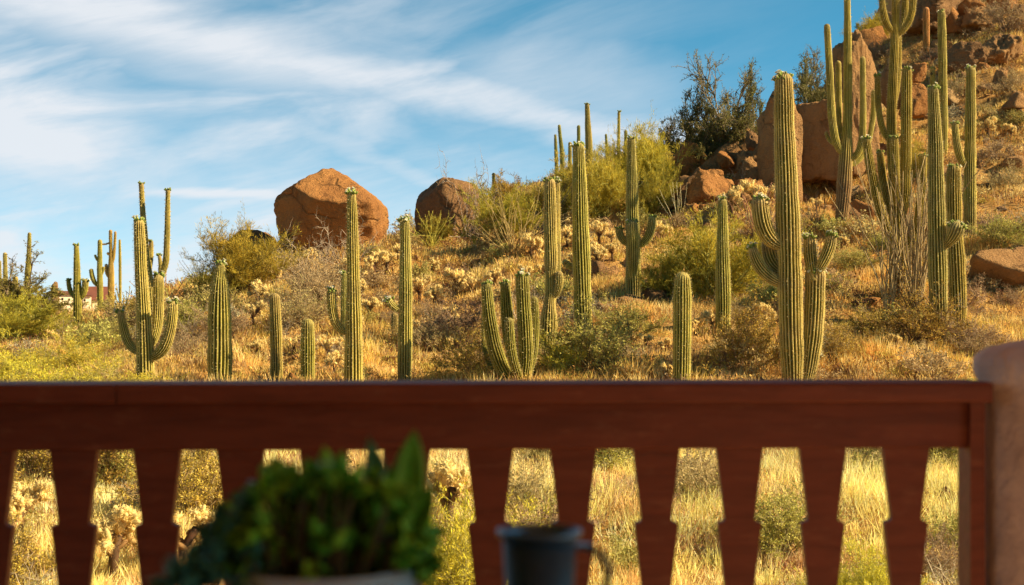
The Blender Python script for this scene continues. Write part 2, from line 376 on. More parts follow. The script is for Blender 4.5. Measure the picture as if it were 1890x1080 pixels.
# ------------------------------------------------------------------ boulders
import bmesh
from mathutils import noise as mnoise
_ico = {}
def ico(n):
    if n not in _ico:
        bm = bmesh.new(); bmesh.ops.create_icosphere(bm, subdivisions=n, radius=1)
        _ico[n] = (np.array([v.co[:] for v in bm.verts]), np.array([[v.index for v in f.verts] for f in bm.faces])); bm.free()
    return _ico[n]
def rock_verts(rad, planes=None, seed=0, sub=4, p=24, rough=.08, rotz=0, tilt=0):
    r = np.random.default_rng(seed); D_, Fc = ico(sub)
    if planes is None:
        N = unit(r.normal(size=(13, 3))); planes = [(n_, r.uniform(.70, 1.1)) for n_ in N] + [((0, 0, -1), .8)]
    acc = 0
    for n_, d in planes:
        n_ = np.array(n_, float); n_ /= np.linalg.norm(n_); acc = acc + (np.clip(D_ @ n_, 0, None) / d) ** p
    R = acc ** (-1.0 / p); P = D_ * R[:, None]
    o = r.uniform(-50, 50, 3)
    nz = np.array([mnoise.fractal(Vector(v * 1.5 + o), .75, 2.1, 7) + .5 * (1 - 2 * abs(mnoise.noise(Vector(v * 3.1 + o)))) for v in P])
    rg = np.array([abs(mnoise.noise(Vector(v * 2.3 + o))) for v in P])
    P = P * (1 + rough * nz - rough * .9 * np.clip(.22 - rg, 0, 1))[:, None]
    lo_, hi_ = P.min(0), P.max(0); P = (P - (lo_ + hi_) / 2) / ((hi_ - lo_) / 2)
    P = P * np.asarray(rad)
    ct_, st_ = cos(tilt), sin(tilt); P = np.stack([P[:, 0] * ct_ + P[:, 2] * st_, P[:, 1], -P[:, 0] * st_ + P[:, 2] * ct_], 1)
    c_, s_ = cos(rotz), sin(rotz); P = np.stack([P[:, 0] * c_ - P[:, 1] * s_, P[:, 0] * s_ + P[:, 1] * c_, P[:, 2]], 1)
    return P, Fc
def boulder(px, py, wpx, hpx, Y, label, mat=None, depth=1.0, seed=0, group=None, sub=4, **kw):
    c = at(px, py, Y); a = wpx / 2 / F * Y; h = hpx / 2 / F * Y
    P, Fc = rock_verts((a, a * depth, h), seed=seed, sub=sub, **kw)
    o = MB().add(P + c, Fc).obj('boulder', mat or M_rock, origin=c)
    return tag(o, label, 'boulder', group)

hero = [((-.62, -.76, -.20), .78), ((.10, -.80, -.59), .62), ((.42, -.66, -.62), .70), ((.20, -.62, .76), .84), ((.42, -.30, .82), .88), ((-.62, -.05, .78), .885), ((.60, .05, .80), .90), ((-1, 0, -.12), 1.0),
        ((.98, 0, .05), 1.0), ((-.70, -.1, -.70), .95), ((0, 1, 0), .9), ((.92, -.15, -.35), 1.0), ((0, 0, -1), .95), ((.80, .05, .60), .97)]
boulder(606, 394, 202, 176, 51, 'huge rounded orange-brown boulder standing alone against the sky on the ridge', M_rock, .95, 11, planes=hero, sub=6, p=28, rough=.06, rotz=-.08)
b2 = [((-.6, -.2, .77), .80), ((.5, -.2, .85), .95), ((-.5, -.8, -.1), .75), ((.4, -.9, .1), .9), ((-1, 0, 0), 1), ((1, 0, 0), 1), ((0, 1, 0), .9), ((0, 0, -1), .9), ((.1, 0, 1), .95)]
boulder(826, 390, 122, 128, 54, 'dark brown pointed boulder on the ridge behind the bare shrub, right of the huge one', M_rock3, .9, 5, planes=b2, sub=5, p=20)
boulder(462, 466, 96, 84, 53, 'low pale boulder mostly hidden by the yellow-green bush left of the huge boulder', M_rock2, .8, 21, planes=[((0, 0, 1), .8), ((-.6, 0, .7), .85), ((.5, -.1, .8), .85), ((-.5, -.8, 0), .8), ((.5, -.8, .2), .85), ((-1, 0, 0), 1), ((1, 0, 0), 1), ((0, 1, 0), 1), ((0, 0, -1), 1)])
boulder(688, 440, 44, 50, 55, 'small dark rock in the gap right of the huge boulder', M_rock3, 1, 23)
boulder(524, 462, 44, 84, 50.5, 'narrow shaded stone leaning on the left foot of the huge boulder', M_rock3, 1, 24)
boulder(985, 400, 70, 90, 62, 'dark rock hump behind the black ocotillo stems', M_rock3, 1, 25)
# rock pile below the dark tree
Yp = place(1340, 375)
pile = [(1288, 300, 74, 62, 1.0, 31, 'rounded'), (1272, 350, 80, 60, -.5, 32, 'squat'), (1338, 292, 104, 70, 1.2, 33, 'sloping slab-like'), (1325, 352, 92, 66, -.2, 34, 'wedge-shaped'),
        (1382, 262, 40, 34, 1.2, 35, 'pale small topmost'), (1402, 318, 66, 96, .2, 36, 'upright pointed'), (1385, 365, 60, 60, -.6, 37, 'low front'), (1412, 300, 40, 60, 1.0, 38, 'thin rear'),
        (1300, 392, 110, 54, -.9, 39, 'long bottom'), (1415, 372, 46, 44, -.4, 40, 'small egg-shaped')]
for x, y, w, h, dy, sd, wd in pile:
    boulder(x, y, w * 1.3, h * 1.25, min(max(place(x, min(y + h * .5, 405)), Yp - 1), 60) + dy * .3, wd + ' brown rock in the pile under the dark tree', (M_rock2, M_rock, M_rock3)[sd % 3], .9, sd, sub=5, tilt=(.4 if sd == 33 else 0) * -1, rough=.17)
Yt = place(1460, 380)
tl = [((-.75, -.62, .05), .72), ((.55, -.75, .1), .80), ((0, -1, 0), .9), ((-.5, 0, .86), .9), ((.5, -.1, .85), .85), ((1, 0, 0), 1), ((-1, 0, 0), 1), ((0, 1, 0), .9), ((0, 0, -1), 1)]
boulder(1441, 268, 84, 240, Yt, 'tall brown rock slab standing directly behind the thickest saguaro', M_rock2, .8, 41, planes=tl, sub=6, p=22, rough=.12)
sl = [((-.45, -.88, -.05), .60), ((.7, -.6, .3), 1.0), ((0, 0, 1), .96), ((-1, 0, 0), 1), ((1, 0, 0), 1), ((0, 1, 0), .8), ((0, 0, -1), 1), ((-.3, .1, .95), .98)]
boulder(1508, 262, 112, 155, Yt + 1.6, 'broad flat-faced shaded rock block left of the pale pinnacle', M_rock2, 1.0, 42, planes=sl, sub=6, p=30, rough=.08)
pn = [((-.85, -.50, .0), .78), ((.25, -.95, .1), .72), ((.75, -.5, .35), .82), ((-.45, -.1, .88), .93), ((.6, 0, .78), .84), ((1, 0, -.1), 1), ((-1, 0, 0), 1), ((0, 1, 0), .9), ((0, 0, -1), 1)]
boulder(1580, 196, 88, 285, Yt + 2.6, 'tall pale orange rock pinnacle behind the many-armed saguaro', M_rock2, .8, 43, planes=pn, sub=6, p=20, rough=.12)
boulder(1600, 85, 90, 70, place(1600, 110), 'shrub-topped brown rock shoulder above the pinnacle', M_rock, .9, 44)
boulder(1648, 160, 60, 90, Yt + 5.5, 'brown split rock behind the pinnacle, between tall saguaro stems', M_rock2, .9, 45)
boulder(1690, 185, 66, 66, Yt + 5, 'rust coloured round rock right of the pinnacle', M_rock, .9, 46)
boulder(1690, 135, 44, 36, Yt + 6, 'small orange rock among the saguaro tips right of the pinnacle', M_rock, .9, 47)
up = [(1735, 8, 170, 110, 'big overhanging dark brown boulder cut off by the top edge', M_rock3, 51), (1758, 34, 44, 60, 'orange round-topped rock behind the tall straight saguaro', M_rock, 52),
      (1727, 42, 30, 44, 'small bright rock between the reddish saguaro and the tall straight one', M_rock2, 53), (1786, 14, 60, 44, 'small orange rock perched on the upper ledge', M_rock, 54),
      (1816, 34, 100, 44, 'long sloping pale slab of the upper ledge', M_rock2, 55), (1822, 94, 128, 66, 'wide shaded rock block under the upper ledge', M_rock2, 56), (1775, 108, 80, 56, 'dark rock left of the wide shaded block', M_rock3, 57),
      (1884, 116, 44, 38, 'orange rock at the right edge, upper slope', M_rock, 58), (1845, 142, 30, 36, 'small upright pale rock on the upper right slope', M_rock2, 59),
      (1876, 186, 54, 34, 'flat pale rock at the right edge below the upper slope', M_rock2, 60), (1884, 45, 50, 26, 'thin bright rock at the top right corner', M_rock2, 61), (1850, 6, 70, 30, 'grassy brown rock at the top right corner', M_rock, 62), (1700, 20, 60, 60, 'dark rock block behind the reddish saguaro', M_rock3, 63)]
for x, y, w, h, lb, mt_, sd in up:
    boulder(x, y, w, h, place(x, min(y + h * .45, 1000)), lb, mt_, .9, sd, rough=.13 if w > 75 else .09, sub=5 if w > 75 else 4)
mid = [(1594, 392, 60, 48, 'light orange cracked rock at the foot of the many-armed saguaro', M_rock, 71), (1572, 398, 40, 40, 'darker rock leaning on the cracked orange rock', M_rock3, 72),
       (1862, 492, 180, 74, 'big low smooth boulder crossed by branch shadows near the right edge', M_rock2, 73), (1150, 560, 90, 34, 'flat grey-brown outcrop left of the two-armed saguaro foot', M_rock2, 74),
       (1120, 575, 50, 34, 'small flat stone below the grey-brown outcrop', M_rock2, 75), (1210, 548, 70, 44, 'flat dark outcrop right of the two-armed saguaro foot', M_rock3, 76),
       (1600, 560, 60, 24, 'half-buried flat stone on the slope right of the thickest saguaro', M_rock, 77), (1235, 700, 30, 26, 'small reddish stone just above the railing left of the stout single column', M_rock, 78),
       (540, 700, 24, 26, 'small rounded reddish stone above the railing between two short columns', M_rock, 79), (1870, 300, 60, 30, 'weathered stone on the right slope at the edge', M_rock2, 80), (1850, 330, 40, 34, 'dark-sided stone below the weathered one', M_rock3, 81)]
for x, y, w, h, lb, mt_, sd in mid:
    boulder(x, y, w, h, place(x, y + h * .35), lb, mt_, .9, sd, rough=.09, sub=4)
rk = np.random.default_rng(31); kk = 0
while kk < 190:
    x = rk.uniform(1460, 1900) if kk < 165 else rk.uniform(1100, 1450); y = rk.uniform(20, 520) if x > 1600 else rk.uniform(330, 600); Yk = place(x, y)
    if Yk > 115 or Yk < 33: continue
    w = rk.uniform(9, 30) if rk.random() < .85 else rk.uniform(30, 60); kk += 1
    boulder(x, y - w * .12, w, w * rk.uniform(.5, .95), Yk, 'weathered brown rock half buried among others on the dry slope', (M_rock, M_pale, M_rock3, M_rock2, M_pale)[kk % 5], .9, 300 + kk, 'rocks half buried on the dry slope', sub=3, rough=.12, rotz=rk.uniform(0, 3))
for k2 in range(26):
    x = rk.uniform(1245, 1425); y = 262 + (1425 - x) * .42 + rk.uniform(-15, 95); w = rk.uniform(20, 44)
    boulder(x, min(y, 405), w, w * rk.uniform(.6, 1.0), min(max(place(x, min(y + w * .3, 408)), Yp - 1.5), 60) - 1.1, 'small broken block wedged in the rock pile under the dark tree', (M_rock, M_rock2, M_rock3)[k2 % 3], .9, 500 + k2, 'small broken blocks of the rock pile', sub=4, rough=.14)
# small stones strewn on the slope: nobody could count them
mb = MB(); r = np.random.default_rng(3); D1, F1 = ico(1)
for _ in range(1500):
    Y = r.uniform(14, 90); u = r.uniform(-100, 2000); X = (u - 945) / F * Y
    s = r.uniform(.03, .13) * (1 + Y / 60); P = D1 * (1 + .35 * r.normal(size=(len(D1), 1))) * s * np.array([1, r.uniform(.6, 1), r.uniform(.4, .8)])
    mb.add(P + np.array([X, Y, float(ground(X, Y)) + s * .1]), F1)
tag(mb.obj('loose_stones', M_rock2, smooth=False), 'small loose stones strewn over the sandy slope', 'stones', kind='stuff')

# ------------------------------------------------------------------ saguaros
def resample(P, step, smooth=5):
    P = np.asarray(P, float); d = np.concatenate([[0], np.cumsum(np.linalg.norm(np.diff(P[:, :3], axis=0), axis=1))])
    n = max(6, int(d[-1] / step)); s = np.linspace(0, d[-1], n); Q = np.stack([np.interp(s, d, P[:, k]) for k in range(P.shape[1])], 1)
    k = min(smooth, n // 2 * 2 - 1)
    if k >= 3:
        ker = np.hanning(k + 2)[1:-1]; ker /= ker.sum(); A = Q.copy()
        for c in range(Q.shape[1]):
            v = np.pad(Q[:, c], k // 2, mode='reflect', reflect_type='odd'); A[:, c] = np.convolve(v, ker, 'valid')
        Q = A
    return Q
def ribbed(mb, pts, r, near, brown=0., tone=(1, 1, 1), isarm=False):
    """pts: world points with radius from base to tip"""
    step = .075 if near else .14
    L = np.linalg.norm(np.diff(np.asarray(pts)[:, :3], axis=0), axis=1).sum()
    k = int((.45 if isarm else .6) / step) | 1
    Q = resample(pts, step, k); P = Q[:, :3]; R = Q[:, 3].copy()
    d = np.concatenate([[0], np.cumsum(np.linalg.norm(np.diff(P, axis=0), axis=1))]); L = d[-1]; tip = L - d
    Rt = R[-1]
    # extra rings in the rounded cap
    capd = Rt * 1.15; extra = L - capd * (1 - np.sin(np.linspace(0, pi / 2, 7)[1:]))
    s = np.unique(np.concatenate([d[d < L - capd], [L - capd], extra])); 
    P = np.stack([np.interp(s, d, P[:, c]) for c in range(3)], 1); R = np.interp(s, d, R); tip = L - s
    q = np.clip((capd - tip) / capd, 0, 1); capf = np.sqrt(np.clip(1 - q ** 2.3, 0.0, 1)); capf[-1] = .12
    ph = r.uniform(0, 6.28, 4); wob = 1 + .022 * np.sin(s * 5.1 + ph[0]) + .018 * np.sin(s * 9.7 + ph[1]) + .03 * np.sin(s * 1.7 + ph[2])
    R = R * wob * capf
    if isarm: R = R * np.clip(.62 + s / (2.2 * Rt + .01) * .38, 0, 1)
    ribs = int(np.clip(round(11 + 42 * np.median(R)), 11, 22)); per = 6 if near else 4; n = ribs * per
    a = np.arange(n) / n * 2 * pi; prof = np.abs(np.cos(a * ribs / 2)); prof = prof ** 1.25     # crest = 1
    T, U, Wv = frames(P)
    amp = (.27 if near else .22) * np.clip(tip / (Rt * 1.5), .25, 1)
    drift = .10 * np.sin(s * .9 + ph[3])
    aa = a[None] + drift[:, None]
    rr = R[:, None] * (1.04 - amp[:, None] * (1 - prof[None]))
    V = P[:, None] + rr[..., None] * (np.cos(aa)[..., None] * U[:, None] + np.sin(aa)[..., None] * Wv[:, None])
    tone = np.array(tone)
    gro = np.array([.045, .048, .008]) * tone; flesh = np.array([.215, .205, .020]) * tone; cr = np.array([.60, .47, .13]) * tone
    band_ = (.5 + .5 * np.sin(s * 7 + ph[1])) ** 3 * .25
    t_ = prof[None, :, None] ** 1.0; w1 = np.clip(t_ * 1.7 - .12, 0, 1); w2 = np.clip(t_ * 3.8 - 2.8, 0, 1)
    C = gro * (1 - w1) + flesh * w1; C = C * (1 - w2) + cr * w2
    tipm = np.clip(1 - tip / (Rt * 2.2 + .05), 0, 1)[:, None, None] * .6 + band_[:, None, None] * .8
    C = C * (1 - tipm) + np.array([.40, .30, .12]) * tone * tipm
    if brown:
        bm_ = np.clip((brown - s / L) * 4, 0, 1)[:, None, None] * .85; C = C * (1 - bm_) + np.array([.24, .125, .06]) * (.45 + .9 * t_) * bm_
    i, j = np.meshgrid(np.arange(len(P) - 1), np.arange(n), indexing='ij'); j2 = (j + 1) % n
    qd = np.stack([i * n + j, i * n + j2, (i + 1) * n + j2, (i + 1) * n + j], -1).reshape(-1, 4)
    k = len(P) * n; jj = np.arange(n); b = (len(P) - 1) * n
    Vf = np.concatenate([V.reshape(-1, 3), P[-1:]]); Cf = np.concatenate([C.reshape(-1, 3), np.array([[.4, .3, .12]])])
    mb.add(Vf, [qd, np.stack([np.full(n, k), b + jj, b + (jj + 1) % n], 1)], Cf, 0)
    # spines on the crests
    sp = .055 if near else .11
    for c in range(ribs):
        if not near and c % 2: pass
        th = c * 2 * pi / ribs
        ss = np.arange(r.uniform(.02, sp), L, sp); Pc = np.stack([np.interp(ss, s, P[:, q_]) for q_ in range(3)], 1); Rc = np.interp(ss, s, R)
        Ui = np.stack([np.interp(ss, s, U[:, q_]) for q_ in range(3)], 1); Wi = np.stack([np.interp(ss, s, Wv[:, q_]) for q_ in range(3)], 1)
        dr = np.interp(ss, s, drift); O = np.cos(th + dr)[:, None] * Ui + np.sin(th + dr)[:, None] * Wi
        B = Pc + O * (Rc * 1.03)[:, None]
        for _ in range(2 if near else 1):
            leaves(mb, B, O + r.normal(size=O.shape) * .55, r.uniform(.03, .055, len(B)), .007 if near else .014, np.array([.66, .55, .28]) * r.uniform(.6, 1.1, (len(B), 1)), r, 1)
    return P[-1], unit(P[-1] - P[-3]), Rt
def flowers(tip, dirv, R, r, lvl):
    mb = MB(); n = int(10 + 15 * lvl * r.uniform(.4, 1.1)); lat = unit(np.cross(dirv, [0.3, 1, .1])); lat2 = np.cross(dirv, lat)
    for k in range(n):
        a = r.uniform(0, 2 * pi); q = r.uniform(.45, 1.0)
        o = lat * cos(a) + lat2 * sin(a)
        b0 = tip + o * R * q * .82 - dirv * R * (.25 + .75 * q ** 2.5); d = unit(o * q * 1.0 + dirv * r.uniform(.5, 1.1)); Ln = r.uniform(.06, .11) * (.72 + R * 2.1); w = Ln * .26
        white = r.random() < .33 * lvl
        tube(mb, [b0, b0 + d * Ln * .5, b0 + d * Ln * .85, b0 + d * Ln], [w * .6, w, w * .9, w * .3], 6, np.array([[.13, .19, .03], [.20, .27, .05], [.30, .36, .09], [.45, .42, .15]]) * r.uniform(.7, 1.15))
        if white:
            e = b0 + d * Ln; pr = unit(np.cross(d, [.2, .3, 1])); p2 = np.cross(d, pr)
            an = np.arange(9) / 9 * 2 * pi; dd = (np.cos(an)[:, None] * pr + np.sin(an)[:, None] * p2) + d * .35
            leaves(mb, np.repeat(e[None], 9, 0), dd, w * 1.9, w * 1.3, (.80, .78, .66), r)
            leaves(mb, np.repeat((e + d * .005)[None], 5, 0), d + r.normal(size=(5, 3)) * .4, w, w * .6, (.75, .6, .15), r)
    return mb
NSAG = [0]
def saguaro(label, trunk, arms=(), Y=None, base=None, fl=0., brown=0., tone=(1, 1, 1), group=None, extend=True):
    """trunk: (px, py, width px) from tip to foot; arms: (points tip to joint, depth offset, flower level)"""
    NSAG[0] += 1; r = np.random.default_rng(100 + NSAG[0]); tone = tuple(np.array(tone) * r.uniform(.84, 1.12) * np.array([r.uniform(.95, 1.12), 1, r.uniform(.8, 1.2)])); brown = brown or r.choice([0, .05, .1, .16, .22])
    if Y is None: Y = place(*base)
    near = Y < 37
    pts = [np.append(at(x, y, Y), w / 2 / F * Y) for x, y, w in trunk][::-1]
    if extend:
        b0, b1 = pts[0], pts[1]; gz = float(ground(b0[0], Y)) - .15
        if b0[2] > gz + .02: k = (b0[2] - gz); pts = [np.array([b0[0], Y, gz, b0[3] * (.97)])] + pts
    root = empty('saguaro_cactus', (pts[0][0], Y, float(ground(pts[0][0], Y))), label, 'cactus', group)
    mb = MB(); tips = [(ribbed(mb, pts, r, near, brown, tone), fl)]
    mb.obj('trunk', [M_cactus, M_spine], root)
    for P, dy, f in arms:
        n = len(P); ap = []
        for k, (x, y, w) in enumerate(P):
            t_ = min(1, (n - 1 - k) / max(1, n - 2)); Yk = Y + dy * t_
            ap.append(np.append(at(x, y, Yk), w / 2 / F * Y))
        mb = MB(); tips.append((ribbed(mb, ap[::-1], r, near, 0, tone, True), f)); mb.obj('arm', [M_cactus, M_spine], root)
    for (tp, dv, R), f in tips:
        if f > 0: flowers(tp, dv, R, r, f).obj('flower_cluster', M_spine, root)
    return root
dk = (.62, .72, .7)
# far left
saguaro('plain far saguaro column at the left edge of the photo', [(9, 466, 7), (10, 500, 8), (10, 560, 8)], Y=66)
saguaro('far saguaro column cut by the left edge of the photo', [(-2, 480, 8), (-1, 560, 9)], Y=62)
saguaro('far straight saguaro rising out of the olive tree at far left', [(54.5, 429, 6), (53.5, 470, 8), (51, 510, 11), (47, 580, 13)], Y=66)
saguaro('short far saguaro stub left of the olive tree saguaro', [(29, 510, 8), (29, 570, 9)], Y=64)
saguaro('dark saguaro with two raised arms in front of the distant house', [(141, 451, 8), (142, 500, 12), (143, 555, 15), (143, 602, 14)],
        [([(126, 516, 7), (128, 535, 9), (134, 547, 8), (142, 552, 7)], .1, .4), ([(158, 515, 11), (157, 535, 12), (152, 550, 9), (144, 556, 7)], 0, .4)], base=(143, 602), fl=.4, tone=(.8, .9, .8))
saguaro('far saguaro with one long and one tiny left arm right of the house roof', [(184.5, 442, 7), (184, 490, 9), (184.5, 520, 11), (185, 570, 11)],
        [([(168, 496, 7), (170, 512, 9), (176, 525, 7), (184, 530, 6)], 0, 0), ([(175, 470, 4), (179, 480, 4), (184, 484, 4)], 0, 0), ([(192, 492, 4), (190, 502, 5), (185, 512, 4)], 0, 0)], Y=66)
saguaro('far tan saguaro with a slim right arm and thin crooked left stubs', [(204, 424, 6), (204.5, 470, 6), (205, 500, 11), (205, 560, 12)],
        [([(213, 427, 4), (212, 450, 5), (209, 480, 6), (205, 490, 5)], 0, 0), ([(198, 466, 5), (201, 470, 5), (205, 472, 4)], 0, 0), ([(188, 451, 3), (196, 451, 3), (205, 447, 3)], 0, 0), ([(196, 487, 6), (197, 505, 7), (203, 515, 5)], 0, 0)], Y=72, tone=(1.25, 1.0, 1.0))
saguaro('thinnest far saguaro pole right of the tan one', [(221, 442, 4), (221.5, 480, 5), (222, 560, 5)], Y=74)
saguaro('tall slender many-armed saguaro rising behind the front candelabra saguaro', [(260.5, 337, 8), (264, 400, 10), (270, 480, 14), (276, 540, 20), (280, 640, 24)],
        [([(310, 349, 8), (309, 420, 10), (307, 480, 11), (301, 505, 11), (290, 520, 10), (279, 530, 9)], -.2, .2), ([(279, 444, 8), (279, 475, 9), (276, 500, 8), (273, 510, 7)], .3, .2), ([(294, 470, 6), (297, 490, 8), (296, 510, 8), (288, 522, 7), (279, 528, 7)], .2, .2)], Y=40, fl=.2)
saguaro('front candelabra saguaro with a left arm and two stout right arms', [(256, 404, 18), (257.5, 430, 21), (260, 500, 22), (265, 580, 25), (268, 650, 30), (269, 716, 33)],
        [([(222, 572, 13), (227, 605, 16), (238, 640, 17), (252, 650, 14), (265, 652, 12)], .1, .8), ([(320, 554, 16), (317, 600, 20), (306, 640, 21), (290, 658, 18), (270, 662, 14)], -.15, .9), ([(292.5, 506, 17), (293, 565, 20), (290, 610, 18), (281, 636, 16), (270, 646, 12)], .25, .9)], base=(269, 716), fl=.9)
saguaro('stout single column with a narrow flowering neck above a wider shoulder ring', [(407.5, 484, 13), (407, 500, 14), (406, 508, 23), (405.5, 530, 31), (405, 580, 40), (406, 640, 43), (406, 716, 43)], (), base=(406, 718), fl=.8)
saguaro('slim plain column left of the shortest barrel-like saguaro', [(507, 541, 17), (508, 580, 20), (510, 640, 22), (511, 716, 22)], base=(511, 712))
saguaro('shortest plain column just above the railing, round top', [(568, 588, 23), (568, 630, 26), (568, 716, 26)], base=(568, 714))
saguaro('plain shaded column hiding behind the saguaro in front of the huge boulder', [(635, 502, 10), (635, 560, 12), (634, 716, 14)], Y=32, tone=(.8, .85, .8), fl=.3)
saguaro('tall saguaro in front of the huge boulder with one low left arm', [(648.5, 353, 15), (650, 390, 19), (651, 450, 21), (652.5, 540, 24), (653, 620, 32), (652, 716, 36)],
        [([(611, 534, 15), (612.5, 575, 17), (620, 603, 16), (634, 615, 13), (648, 618, 11)], 0, .5)], base=(652, 716), fl=.8)
saguaro('short stub column behind the curled-arm saguaro', [(728, 577, 12), (728, 667, 14), (728, 716, 14)], Y=33, tone=(.85, .85, .8))
saguaro('saguaro with a short curled sausage arm on its left', [(746.5, 402, 16), (748, 450, 19), (749, 540, 23), (747.5, 640, 26), (746.5, 716, 26)],
        [([(716, 551, 13), (719, 562, 15), (728, 570, 15), (738, 573, 13), (747, 572, 11)], -.1, .8)], base=(746, 712), fl=.7)
# clump of low stems
saguaro('low clump of saguaro arms fanning up from the railing', [(963.5, 502, 21), (966, 560, 25), (970, 620, 27), (972, 670, 25), (965, 716, 20)],
        [([(897.5, 521, 17), (902, 580, 23), (912, 640, 26), (928, 685, 26), (950, 708, 22), (965, 712, 16)], -.2, .2), ([(932, 519, 17), (934, 560, 21), (939, 620, 23), (950, 670, 20), (964, 705, 16)], .25, .5),
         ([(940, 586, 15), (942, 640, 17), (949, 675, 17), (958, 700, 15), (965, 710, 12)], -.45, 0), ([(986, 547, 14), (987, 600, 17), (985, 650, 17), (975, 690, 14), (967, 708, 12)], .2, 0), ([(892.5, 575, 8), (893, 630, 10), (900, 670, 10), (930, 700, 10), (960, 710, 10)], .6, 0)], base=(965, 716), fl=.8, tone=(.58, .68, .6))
saguaro('pinched knobby saguaro just right of the low clump', [(1014.5, 328, 20), (1015, 380, 22), (1016, 440, 23), (1017.5, 490, 24), (1015, 508, 15), (1016, 530, 19), (1015, 553, 17), (1013, 575, 30), (1012, 640, 32), (1010, 660, 28)],
        [([(1031, 500, 12), (1034, 520, 15), (1030, 540, 13), (1018, 552, 11)], -.1, 0), ([(1027, 332, 12), (1027, 420, 14), (1028, 500, 15), (1024, 545, 13), (1015, 565, 11)], .35, .5)], base=(1012, 650), fl=.3)
saguaro('tall unbranched dark-topped saguaro column left of centre on the slope, fat and straight', [(1067.5, 263, 20), (1069, 310, 24), (1071, 400, 28), (1074, 500, 32), (1076, 590, 32), (1077, 625, 28)],
        [([(1040, 480, 12), (1048, 492, 14), (1060, 494, 12), (1072, 490, 10)], .3, 0)], base=(1077, 628), fl=.6)
saguaro('saguaro with two short raised arms and a fused front arm above flat rocks', [(1165, 252, 13), (1166, 300, 17), (1167, 380, 22), (1169, 460, 27), (1169, 520, 28), (1169, 566, 25)],
        [([(1204, 398, 15), (1203, 420, 17), (1196, 442, 14), (1184, 452, 12), (1170, 458, 11)], 0, .1), ([(1141, 419, 14), (1144, 436, 15), (1153, 449, 13), (1167, 455, 11)], 0, .2), ([(1167, 405, 20), (1168, 440, 22), (1169, 500, 18), (1169, 530, 14)], -.28, .3)], base=(1169, 566), fl=.1, tone=(.92, .95, .85))
saguaro('stout plain short column standing alone just above the railing', [(1260, 502, 25), (1259.5, 540, 31), (1259, 620, 33), (1258, 716, 30)], base=(1258, 712))
saguaro('slim single column crossed by thin shadows, in front of the green bush', [(1333, 364, 16), (1334, 420, 19), (1334, 480, 24), (1335, 560, 27), (1334, 615, 26)], (), base=(1334, 615), fl=.9)
saguaro('thickest tallest front saguaro with clustered arms on both sides', [(1446, 134, 31), (1447, 170, 34), (1447, 228, 37), (1450, 300, 37), (1454, 400, 42), (1458, 500, 44), (1460, 600, 44), (1463, 680, 38), (1463, 716, 34)],
        [([(1402, 360, 29), (1404, 398, 31), (1412, 430, 33), (1430, 450, 28), (1455, 458, 20)], -.1, .9), ([(1387, 454, 15), (1396, 484, 21), (1413, 507, 23), (1433, 520, 20), (1455, 528, 15)], .1, .5), ([(1417, 440, 26), (1422, 478, 29), (1437, 500, 25), (1455, 508, 18)], .35, 0),
         ([(1505, 490, 36), (1504, 560, 38), (1501, 620, 35), (1494, 680, 29), (1488, 716, 24)], .15, 1), ([(1494, 433, 22), (1495, 470, 24), (1499, 500, 22), (1503, 520, 18)], .2, .9), ([(1536, 430, 18), (1533, 455, 22), (1522, 480, 22), (1508, 505, 18)], 0, .9)], base=(1463, 716), fl=1)
# upper right
saguaro('towering saguaro with slender arms before the pinnacle, brown barky foot', [(1563.5, -14, 11), (1564.5, 60, 13), (1565, 150, 15), (1564, 230, 17), (1561, 290, 24), (1558, 350, 26), (1553, 412, 24)],
        [([(1526, 44, 10), (1531, 130, 13), (1535, 215, 14), (1541, 258, 14), (1550, 278, 12), (1561, 288, 10)], -.2, 0), ([(1547, 112, 10), (1548, 190, 11), (1549, 235, 10), (1556, 262, 9), (1562, 272, 8)], .3, 0), ([(1592, 104, 10), (1593, 200, 11), (1592, 255, 12), (1586, 282, 12), (1572, 294, 11), (1561, 300, 9)], -.2, 0),
         ([(1613, 166, 9), (1612, 215, 10), (1605, 255, 10), (1594, 285, 11), (1578, 302, 10), (1561, 308, 9)], .3, 0), ([(1524, 243, 6), (1529, 258, 6), (1540, 268, 6)], .2, 0)], base=(1553, 412), brown=.42)
saguaro('huge many-stemmed saguaro tangled in ocotillo wands', [(1654, -14, 14), (1652, 70, 15), (1648, 150, 16), (1645, 210, 17), (1646, 270, 18), (1650, 330, 20), (1655, 400, 26), (1657, 470, 31), (1657, 545, 30)],
        [([(1626, -12, 10), (1630, 25, 12), (1637, 48, 12), (1650, 62, 10)], -.15, 0), ([(1686, -14, 11), (1684, 20, 12), (1678, 42, 12), (1666, 58, 11), (1652, 68, 9)], -.1, 0), ([(1671, -8, 11), (1670, 35, 12), (1664, 55, 10), (1652, 75, 9)], .3, 0), ([(1660, 66, 7), (1660, 120, 8), (1656, 170, 8), (1648, 200, 8)], .3, 0),
         ([(1674, 124, 17), (1673, 200, 19), (1672, 283, 19), (1672, 360, 17), (1664, 400, 15), (1656, 420, 12)], -.3, .5), ([(1619, 138, 10), (1621, 200, 11), (1627, 235, 11), (1637, 255, 10), (1647, 265, 8)], .1, .6), ([(1598, 253, 13), (1605, 300, 16), (1617, 358, 17), (1627, 400, 18), (1640, 430, 18), (1655, 445, 14)], -.35, .5),
         ([(1624, 278, 12), (1629, 330, 14), (1640, 380, 14), (1653, 410, 12)], .25, .3), ([(1703, 284, 14), (1702, 350, 15), (1695, 410, 16), (1680, 450, 16), (1660, 470, 14)], -.2, .3), ([(1650, 250, 14), (1653, 330, 15), (1655, 390, 14)], -.4, .3)], base=(1657, 545), tone=(1.0, 1.0, .9))
